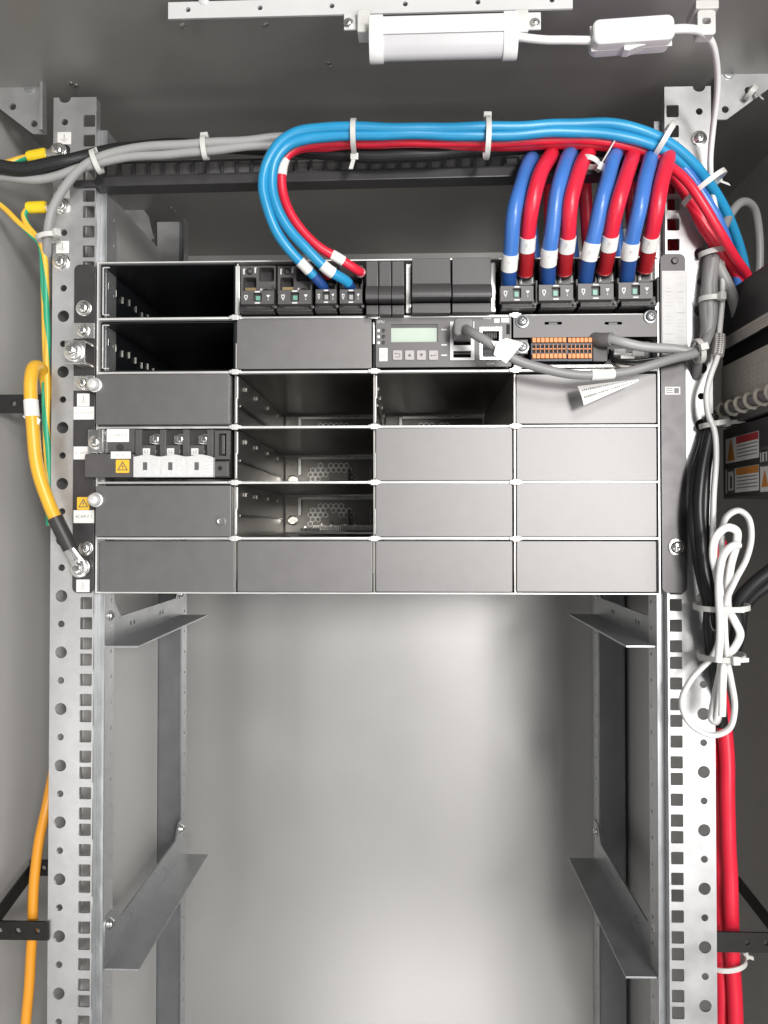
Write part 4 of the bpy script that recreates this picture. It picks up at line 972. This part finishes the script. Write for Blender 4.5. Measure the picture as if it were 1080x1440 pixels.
cable('power_cable', 'thick red cable bowed out beside the right post above the dark unit', [(930, 235, -10), (950, 250, -12), (974, 285, -12), (990, 318, -12), (1012, 352, -8), (1034, 380, 0), (1050, 410, 8)], 5.0, 'cable_red', group=G)
# grey pair and black sleeve from the left
cable('signal_cable', 'upper grey cable rising from the left post to the bar', [(64, 420, 20), (65, 380, 8), (66, 350, -6), (68, 325, -14), (75, 294, -18), (90, 263, -22), (110, 239, -25), (134, 224, -27), (167, 213, -28), (233, 205, -29), (300, 200, -29), (360, 197, -28), (400, 194, -26), (470, 198, -24), (600, 199, -22), (700, 200, -22)], 3.4, 'cable_grey', group=G)
cable('signal_cable', 'lower grey cable coming in from the left edge under the black sleeve', [(-30, 246, -16), (0, 249, -18), (43, 252, -20), (83, 246, -22), (117, 236, -24), (150, 227, -25), (200, 219, -26), (283, 213, -27), (360, 206, -26), (420, 204, -24), (497, 206, -24), (560, 207, -24), (616, 206, -22), (664, 203, -16), (720, 202, -14)], 3.3, 'cable_grey', group=G)
cable('braided_sleeve', 'black braided cable sleeve sagging behind the blue pair', [(-30, 229, -24), (0, 235, -24), (33, 238, -24), (83, 229, -22), (127, 219, -18), (180, 210, -16), (250, 205, -14), (350, 207, -14), (431, 212, -18), (487, 217, -22), (542, 219, -24), (598, 217, -24), (653, 212, -22), (720, 208, -20), (791, 206, -18), (840, 208, -16), (890, 222, -12), (925, 250, -6)], 5.4, 'braid_black', 'sleeve', seg=18)
# blue / red loops
LP = [('blue', [(716, 408), (716, 362), (722, 300), (734, 254), (748, 224)]), ('red', [(738, 388), (741, 342), (750, 285), (763, 242), (776, 216)]),
      ('blue', [(769, 406), (773, 355), (780, 290), (791, 244), (802, 215)]), ('red', [(793, 386), (797, 342), (805, 285), (815, 240), (826, 214)]),
      ('blue', [(822, 404), (830, 352), (845, 285), (856, 240), (867, 213)]), ('red', [(849, 383), (858, 340), (872, 284), (882, 240), (891, 213)]),
      ('blue', [(879, 402), (888, 352), (900, 290), (909, 244), (918, 214)]), ('red', [(906, 381), (914, 340), (925, 290), (934, 244), (942, 215)])]
NTH = ('first', 'second', 'third', 'fourth')
for i, (c_, p) in enumerate(LP):
    ys = [-8, -30, -46, -40, -18]
    jit = [0, random.uniform(-1, 1), random.uniform(-2.5, 2.5), random.uniform(-2.5, 2.5), random.uniform(-1.5, 1.5)]
    pts = [(u+j_, v, y+j_*1.5) for (u, v), y, j_ in zip(p, ys, jit)]
    u, v = p[-1]
    pts += [(u-1, v+6, 16), (u-3, v+42, 46), (u-2, v+92, 58), (u+4, v+150, 60), (u+8, v+190, 60)]
    col = 'cable_blue' if c_ == 'blue' else 'cable_red'
    mk = {'blue': (p[1][0]+.5, p[1][1]+3, 12), 'red': (p[1][0]+.5, p[1][1]+2, 11)}[c_]
    t_, pp = cable('loop_cable', 'thick %s loop cable, %s %s one from the left' % (c_, NTH[i//2], c_), pts, 5.6, col, marks=(mk,), sleeves=((0, 0.105 if c_ == 'blue' else 0.085, 'sleeve_'+c_, 5.75),), group='blue and red loop cables', seg=18)
    jk = [o for o in t_.children if o.name.startswith('marker')][0]
    text(('L1', 'L2', 'L3', 'L4')[i//2] if c_ == 'blue' else ('M1', 'M2', 'M3', 'M4')[i//2], 2.6, W(mk[0], mk[1], 0)*0+Vector((W(mk[0], mk[1], -37).x, sub(pp, near_t(pp, *mk[:2])[0], near_t(pp, *mk[:2])[0]+.01)[0].y-6.3, W(mk[0], mk[1], -37).z)), 'ink_soft', jk, ang=R(90))
    if c_ == 'red':
        q = pp[0]; d_ = (pp[3]-pp[0]).normalized(); b = MB(); b.tube([q+d_*0.5, q+d_*1.8], 6.3, 22); b.build('end_collar', 'plated', t_, ang=40)

# grey data cables on the right
cable('usb_cable', 'grey cable plugged into the monitoring unit and swinging right', [(653, 462, -10), (655, 462, -26), (664, 467, -36), (682, 478, -40), (706, 494, -40), (735, 510, -38), (780, 523, -36), (840, 527, -34), (900, 518, -30), (950, 504, -26), (982, 494, -22), (997, 470, -16), (1004, 430, -12), (1003, 395, -10), (1008, 350, -6), (1026, 302, 4), (1044, 284, 12), (1060, 293, 24), (1067, 330, 34), (1066, 400, 40)], 3.5, 'cable_usb', marks=((846, 526.5, 17),), group=G)
pg = thing('usb_plug', 'dark grey moulded plug in the topmost socket of the monitoring unit', 'plug', W(652, 470, -6))
a, b_, c_, d = RC(637, 452, 664, 477, -14); MB().prism(rrect(a, b_, c_, d, 3), -26, -5.5).build('housing', 'cable_grey_dark', pg, bevel=2.0, seg=3)
fl = thing('cable_flag', 'white folded paper flag on the cable below the network jack', 'label', W(716, 497, -44))
b = MB(); q = [W(698, 482, -46), W(712, 475, -47), W(736, 482, -47), W(712, 511, -47), W(694, 499, -46)]
b.prism([(p_.x, p_.z) for p_ in q], -46.6, -45.4); b.build('paper', 'paper', fl)
b = MB(); q = [W(690, 480, -44), W(706, 480, -45), W(700, 494, -45)]; b.prism([(p_.x, p_.z) for p_ in q], -45.2, -44.4); b.build('fold', 'paper', fl)
cable('data_cable', 'grey cable leaving the black socket beside the orange terminals', [(838, 478, 0), (846, 478, -10), (858, 477, -16), (875, 481, -20), (905, 487, -20), (945, 491, -20), (978, 495, -20), (993, 478, -16), (998, 440, -12), (997, 400, -10), (1004, 365, -8)], 3.6, 'cable_grey', group=G)
MB_ = MB().tube(spline(px([(836, 477, -3), (848, 478, -11), (860, 477, -16.5)]), 6), 5.3, 16).build('cable_boot', 'cable_grey_dark'); tag(MB_, 'ribbed dark grey boot where the data cable enters its socket', 'boot')
cable('signal_cable', 'grey cable dropping from the tie toward the dark unit', [(1004, 352, -4), (1012, 380, -6), (1026, 408, -4), (1034, 430, 4), (1038, 460, 12)], 4.4, 'cable_grey', group=G)
cable('signal_cable', 'dark grey cable hugging the right post below the arch', [(996, 300, 0), (1000, 340, -4), (994, 380, -8), (990, 430, -10), (992, 465, -12), (984, 500, -12), (980, 530, 0)], 3.6, 'cable_grey_dark', group=G)
for k, (dx, lab) in enumerate(((0, 'thin black wire curving from the interface board, upper one'), (5, 'thin black wire curving from the interface board, lower one'))):
    cable('signal_wire', lab, [(858, 492+dx, -2), (866, 504+dx*.6, -10), (885, 507+dx, -14), (915, 504+dx*1.4, -14), (950, 499+dx*1.2, -14), (982, 495, -14)], 1.1, 'cable_black', 'wire', seg=8)
fold = thing('paper_tag', 'white rolled paper tag with printed lines hanging under the grey cable', 'label', W(850, 560, -24))
b = MB(); A = [W(812, 543, -22), W(896, 533, -22)]; B = [W(821, 570, -24), W(898, 536, -24)]
pr = []
for (p_, q_) in ((A[0], B[0]), (A[1], B[1])):
    row = []
    for k in range(9):
        f = k/8; v_ = p_.lerp(q_, f); v_ = v_+Vector((0, -2.0*math.sin(math.pi*f), 0)); row.append(v_)
    pr.append(row)
for off in (0, 0.5):
    vs = [[b.bm.verts.new(v_+Vector((0, off, 0))) for v_ in row] for row in pr]
    for k in range(8): b.bm.faces.new((vs[0][k], vs[0][k+1], vs[1][k+1], vs[1][k]))
b.build('paper', 'paper', fold)
b = MB()
for row in (2, 5):
    for k in range(26):
        f = 0.04+k/28; p_ = pr[0][row].lerp(pr[1][row], f)
        s_ = 1.5*(1-f*0.85)*random.uniform(.4, 1)
        b.box(p_.x, p_.x+0.8, p_.y-.45, p_.y-.25, p_.z-s_, p_.z+s_*.6)
b.build('print', 'ink', fold, smooth=False)

# black bundle on the right post
BK = [('outermost black cable of the bundle on the right post', -4, -4, 4.0), ('middle black cable of the bundle on the right post', 4, -9, 4.1), ('innermost black cable of the bundle, beside the white cord', 10, -2, 3.9)]
for lab, dx, dy, r_ in BK:
    cable('black_cable', lab, [(1000+dx*.3, 585, 0+dy), (992+dx*.7, 625, -6+dy), (982+dx, 670, -10+dy), (979+dx, 720, -12+dy), (982+dx, 770, -12+dy), (991+dx*.8, 820, -14+dy), (998+dx*.6, 852, -15+dy), (998+dx*.7, 885, -12+dy), (1002+dx*.6, 920, -8+dy), (1010+dx*.4, 970, 2+dy), (1014+dx*.3, 1020, 14+dy)], r_, 'cable_black', group='black cables on the right post')
cable('black_cable', 'black braided cable entering from the right edge at the cord bundle', [(1110, 785, -30), (1080, 806, -26), (1054, 826, -22), (1036, 850, -18), (1036, 885, -14), (1026, 925, -8)], 5.0, 'braid_black', group='black cables on the right post', seg=16)
cable('black_cable', 'second black cable entering from the right edge below the braided one', [(1110, 802, -24), (1080, 822, -20), (1058, 840, -16), (1044, 860, -12), (1040, 890, -8), (1030, 930, 0)], 4.4, 'cable_black', group='black cables on the right post')
cable('loop_wire', 'small dark wire loop beside the upper tie of the cord bundle', [(1002, 850, -28), (998, 870, -30), (1002, 886, -31), (1009, 884, -31), (1010, 868, -30), (1005, 850, -28)], 1.3, 'cable_black', 'wire', seg=8)
# red feeders on the lower right
cable('feeder_cable', 'thick red feeder cable at the lower right, the right one of the pair', [(1012, 760, 36), (1004, 820, 42), (1001, 870, 44), (1006, 935, 40), (1017, 1000, 34), (1022, 1070, 30), (1024, 1150, 28), (1027, 1250, 28), (1031, 1350, 28), (1036, 1480, 28)], 5.8, 'cable_red', group='red feeder cables', seg=18)
cable('feeder_cable', 'red feeder cable at the lower right, half hidden behind the right post', [(990, 930, 44), (996, 1020, 42), (1009, 1100, 40), (1013, 1180, 38), (1014, 1260, 38), (1015, 1350, 38), (1016, 1480, 38)], 5.6, 'cable_red', group='red feeder cables', seg=18)

# earth wires on the left
def lug(label, u, v, ub, vb, Y):
    t = thing('ring_lug', label, 'cable lug', W(ub, vb, Y), 'yellow sleeved ring lugs')
    a, b_ = W(u[0], v[0], Y), W(u[1], v[1], Y); b = MB(); b.tube([a, a.lerp(b_, .1), a.lerp(b_, .9), b_], [4.0, 4.8, 4.8, 4.2], 16, 3.6); b.build('sleeve', 'lug_yellow', t, ang=50)
    c = W(ub, vb, Y+1); b = MB(); b.tube([b_, b_.lerp(c, .45), c], [3.4, 3.6, 4.4], 12, 1.2); b.build('tongue', 'plated', t, ang=50)
    return t
lug('yellow ring lug on the topmost earth bolt of the left post', (39, 65), (221, 216), 82, 212, -4)
lug('yellow ring lug on the second earth bolt of the left post', (38, 65), (292, 291), 86, 290, -4)
cable('earth_wire', 'green and yellow wire running left from the topmost yellow lug', [(41, 220, -4), (28, 223, -4), (12, 229, -6), (-25, 240, -8)], 2.6, 'earth_wire', 'wire', seg=12, group='green and yellow earth wires')
cable('earth_wire', 'green and yellow wire dropping from the second yellow lug', [(40, 292, -4), (33, 302, -6), (38, 318, -6), (52, 335, -6), (62, 352, -4), (65, 400, 2), (66, 500, 4), (67, 560, 5), (67, 620, 6), (70, 700, 8)], 2.4, 'earth_wire', 'wire', seg=12, group='green and yellow earth wires')
cable('earth_wire', 'green and yellow wire coming from the left edge to the lower grey tie', [(-25, 270, -6), (0, 288, -6), (22, 309, -7), (42, 328, -7), (56, 345, -5), (61, 380, 2), (62, 450, 5), (63, 520, 7), (64, 600, 8), (66, 660, 8), (69, 740, 10)], 2.2, 'earth_wire', 'wire', seg=12, group='green and yellow earth wires')
ge, gp = cable('ground_cable', 'thick yellow ground cable bending down the left post to a black sleeved lug', [(68, 560, 14), (64, 530, 8), (57, 517, -2), (48, 516, -12), (43, 532, -18), (44, 575, -20), (48, 625, -20), (57, 672, -19), (69, 708, -18), (84, 742, -17), (98, 772, -14)], 5.0, 'cable_yellow', marks=((44, 576, 13),), sleeves=((0.86, 1.0, 'dark_plastic', 5.9),))
b = MB(); b.prism([(p_.x, p_.z) for p_ in (W(32, 585, -22), W(46, 583, -22), W(57, 590, -22), W(55, 597, -22), W(42, 596, -22))], -22.4, -21.8); b.build('marker_flag', 'paper', ge)
c0, c1 = W(97, 772, -12), W(112, 797, -6); b = MB(); b.tube([c0, c0.lerp(c1, .5), c1], [4.6, 5.6, 7.0], 16, 1.6); b.lathe(W(113, 798, -3.5), [(8, 0), (8, 2.2), (7.5, 2.5)], 28); b.build('ring_lug', 'plated', ge, ang=40)
hexbolt(ge, W(113, 798, -6), 5.0)
cable('ground_cable', 'orange cable emerging from behind the left post near the bottom', [(80, 1060, 34), (70, 1110, 24), (63, 1145, 18), (55, 1185, 14), (49, 1225, 12), (46, 1270, 10), (45, 1320, 10), (42, 1375, 8), (33, 1470, 4)], 4.0, 'cable_orange', 'cable')

# ================================================================== perforated straps on the side walls
def strap(label, rects, side=None, Y=0):
    t = None
    for (u0, v0, u1, v1, Yr, hs) in rects:
        x0, x1, z0, z1 = RC(u0, v0, u1, v1, Yr)
        if t is None: t = thing('perforated_strap', label, 'strap', ((x0+x1)/2, Yr, z0), 'black perforated straps')
        MB().mesh(plate(rect(x0, x1, z0, z1), [circ(W(u, (v0+v1)/2, Yr).x, (z0+z1)/2, 2.1, 14) for u in hs], 1.8), Matrix.Translation((0, Yr, 0)) @ XZ).build('strap_face', 'black_strap', t, smooth=False)
    if side:
        X, ya, za, yb, zb, hh = side; b = MB()
        A = [b.bm.verts.new((X+dx, y, z+dz)) for dx in (0, 1.8) for (y, z) in ((ya, za), (yb, zb)) for dz in (-hh, hh)]
        for f in ((0, 1, 3, 2), (4, 6, 7, 5), (0, 4, 5, 1), (2, 3, 7, 6), (0, 2, 6, 4), (1, 5, 7, 3)): b.bm.faces.new([A[i] for i in f])
        b.build('side_arm', 'black_strap', t)
    return t
strap('black perforated strap at the left edge behind the thick yellow cable', [(-40, 555, 70, 581, 26, (-5, 20, 60))])
qa, qb = WX(40, 1228, -322), WX(-10, 1292, -322)
strap('black perforated strap at the lower left crossing the orange cable', [(-40, 1295, 69, 1321, -1.5, (0, 26, 53)), (42, 1209, 69, 1231, qa.y+1, (62,))], (-322, qa.y, qa.z, qb.y-30, qb.z-8, 6.5))
qa, qb = WX(1037, 1242, 296), WX(1090, 1300, 296)
strap('black perforated strap at the lower right crossing the red feeder cables', [(1006, 1311, 1120, 1339, 10, (1050, 1076, 1102))], (296, qa.y, qa.z, qb.y-30, qb.z-8, 6.0))

# ================================================================== wall unit at the right edge
XU = 254.0
un = thing('distribution_unit', 'dark unit with warning stickers and a cream label at the right edge', 'electrical unit', (XU+30, -60, WX(1016, 700, XU).z))
def ubox(name, u0, vt, vb, m, dx=0.0, Y1=-130, th=60, parent=None, bev=0.6):
    """box on the unit's left-facing side: far end at photo point u0 (vt..vb), running forward to depth Y1"""
    a, b_ = WX(u0, vt, XU+dx), WX(u0, vb, XU+dx)
    return MB().box(XU+dx, XU+dx+th, Y1, a.y, b_.z, a.z).build(name, m, parent or un, bevel=bev)
ubox('top_cover', 1013, 417, 492, 'dark_plastic', 0, bev=2)
ubox('label_strip', 1017, 476, 492, 'cream', -0.6, th=0.5, bev=0)
ubox('dark_gap', 1016, 492, 516, 'opening_shade', 6)  # near-black box put in for the shaded gap above the card
cp = ubox('terminal_card', 1014, 517, 588, 'cream', 2, bev=0.3)
b = MB()
for k in range(9):
    yy = WX(1020, 540, XU+2).y-4-k*7.5
    for q in range(6):
        zc_ = WX(1014, 533, XU+2).z-q*4.2; b.box(XU+1.85, XU+2, yy-2.2*random.uniform(.5, 1), yy, zc_-1.1, zc_)
b.build('card_print', 'key_rubber', cp, smooth=False)
b = MB()
for k in range(4):
    zc_ = WX(1018, 481, XU).z-k*2.2; b.box(XU-.75, XU-.6, WX(1018, 481, XU).y-60-random.uniform(0, 20), WX(1018, 481, XU).y-8, zc_-.3, zc_)
b.build('strip_print', 'ink_soft', un, smooth=False)
ubox('shelf', 1006, 592, 602, 'grey_plastic', -3, th=64, bev=.8)
lo = ubox('lower_case', 1016, 604, 702, 'dark_plastic', 0, bev=1.2)
# warning stickers on the lower case (they face the middle of the cabinet)
def sticker(u0, u1, v0, v1, head, sym):
    p, q = WX(u0, v0, XU), WX(u1, v1, XU); yA, yB, zA, zB = p.y, q.y, p.z, WX(u0, v1, XU).z
    t = MB().box(XU-.3, XU, yB, yA, zB, zA).build('warning_sticker', 'paper', lo)
    yc = yA+(yB-yA)*.34; MB().box(XU-.4, XU-.28, yB+.3, yc, zA-(zA-zB)*.30, zA-.3).build('header', head, t)
    b = MB()
    for k in range(4): zc_ = zA-(zA-zB)*(.40+k*.14); b.box(XU-.38, XU-.28, yB+1.2+random.uniform(0, 2), yc-.8, zc_-.4, zc_+.3)
    b.build('print', 'ink', t, smooth=False)
    ym = (yA+yc)/2; hw = abs(yA-yc)*.38; zc_ = (zA+zB)/2
    if sym == 'tri': MB().prismx([(ym-hw, zc_-hw*1.1), (ym+hw, zc_-hw*1.1), (ym, zc_+hw*1.3)], XU-.4, XU-.28).build('hazard_triangle', 'sticker_orange', t)
    else:
        me = plate(rect(ym-hw, ym+hw, zc_-hw*1.3, zc_+hw*1.3), [rect(ym-hw*.7, ym+hw*.7, zc_-hw, zc_+hw)], .12); b = MB(); b.mesh(me, Matrix.Translation((XU-.34, 0, 0)) @ YZ); b.box(XU-.4, XU-.28, ym-hw*.3, ym+hw*.2, zc_-hw*.8, zc_+hw*.5); b.build('manual_symbol', 'ink', t, smooth=False)
sticker(1021, 1067.5, 618, 652, 'sticker_red', 'tri')
sticker(1021, 1067.5, 661, 694, 'sticker_orange', 'book')
sticker(1069.5, 1110, 656, 692, 'sticker_orange', 'tri')
sticker(1069.5, 1110, 637, 650, 'grey_print', 'book')
# spiral wrap lying on the shelf
sp_ = thing('spiral_wrap', 'cream spiral wrap lying along the shelf of the right-hand unit', 'cable wrap', (XU+4, -60, WX(1010, 585, XU).z))
pA, pB = WX(1012, 580, XU-4), WX(1100, 545, XU-4)
cz_ = (pA.z+pB.z)/2; pA.z = pB.z = pA.z
hel = []
nt_ = 9
for k in range(nt_*12+1):
    f = k/(nt_*12); a = 2*math.pi*k/12; c = pA.lerp(Vector((pA.x, -125, pA.z)), f); hel.append(c+Vector((5.0*math.cos(a), 0, 5.8*math.sin(a))))
MB().tube(hel, 1.5, 8).build('coil', 'wrap_plastic', sp_, ang=60)
MB().tube([pA+Vector((0, 4, 0)), Vector((pA.x, -126, pA.z))], 4.0, 12).build('wrapped_cable', 'cable_grey_dark', sp_, ang=60)

# ================================================================== cable ties
tie('cable tie round the grey pair beside the left post', 136, 227, -25, 30, -11, 8.6, 6.5, head=0.5, tail=0)
tie('cable tie round the grey pair above the slotted bar', 288, 208, -27, 30, -3, 8.0, 6, head=0.3, tail=8, tail_dir=(0.15, -.2, -1))
tie('cable tie round the sky blue pair at the top of the arch', 498, 192, -38, 30, 0, 10.5, 14, head=2.75, tail=10, tail_dir=(-.25, -.2, -1))
tie('cable tie with an upright head in the middle of the blue run', 685, 194, -38, 30, 0, 14, 13, head=0.0, tail=0)
tie('cable tie on the blue run above the rightmost red loop', 933, 197, -32, 24, 13, 13, 12, head=0.4, tail=0)
tie('cable tie round the blue and red run beside the right post', 990, 264, -20, 20, 26, 17, 18, head=0.5, tail=9, tail_dir=(1, -.2, -.5))
tie('cable tie between the second red and third blue loop', 829, 228, -34, 8, -22, 6.2, 6.2, head=2.9, tail=22, tail_dir=(.5, -.25, .85))
tie('cable tie holding the grey cable and earth wires at the left post', 68, 334, -11, 4, 22, 8.5, 6.5, head=-0.6, tail=0)
tie('cable tie gathering the grey cables level with the orange terminals', 982, 494, -18, 25, -6, 8.5, 9, head=-1.5, tail=0)
tie('cable tie on the grey cables beside the white ear label', 1001, 421, -11, 0, 24, 8.5, 7, head=-1.2, tail=0)
tie('cable tie threaded through a round hole under the red cables', 1003, 356, -6, 4, 24, 10, 8, head=0.5, tail=0)
tie('cable tie on the white cord beside the shelf of the right-hand unit', 1003, 597, -10, 4, 24, 9, 11, head=0.2, tail=14, tail_dir=(1, .1, .1))
tie('upper cable tie round the looped white cord bundle', 1014, 853, -26, 1, 24, 18, 22, head=-1.9, tail=12, tail_dir=(1, -.1, 0))
tie('lower cable tie round the looped white cord bundle', 1014, 922, -24, 1, 24, 15, 20, head=-1.5, tail=8, tail_dir=(1, -.1, .1))
tie('cable tie round the red feeder cables below the black strap', 1021, 1352, 28, 4, 22, 15, 12, head=0.3, tail=6, tail_dir=(1, -.3, -.2))
tie('loose cable tie looped through the right gusset plate', 1056, 130, 2, 14, 10, 5, 5, head=0.6, tail=12, tail_dir=(.35, -.5, -.9))
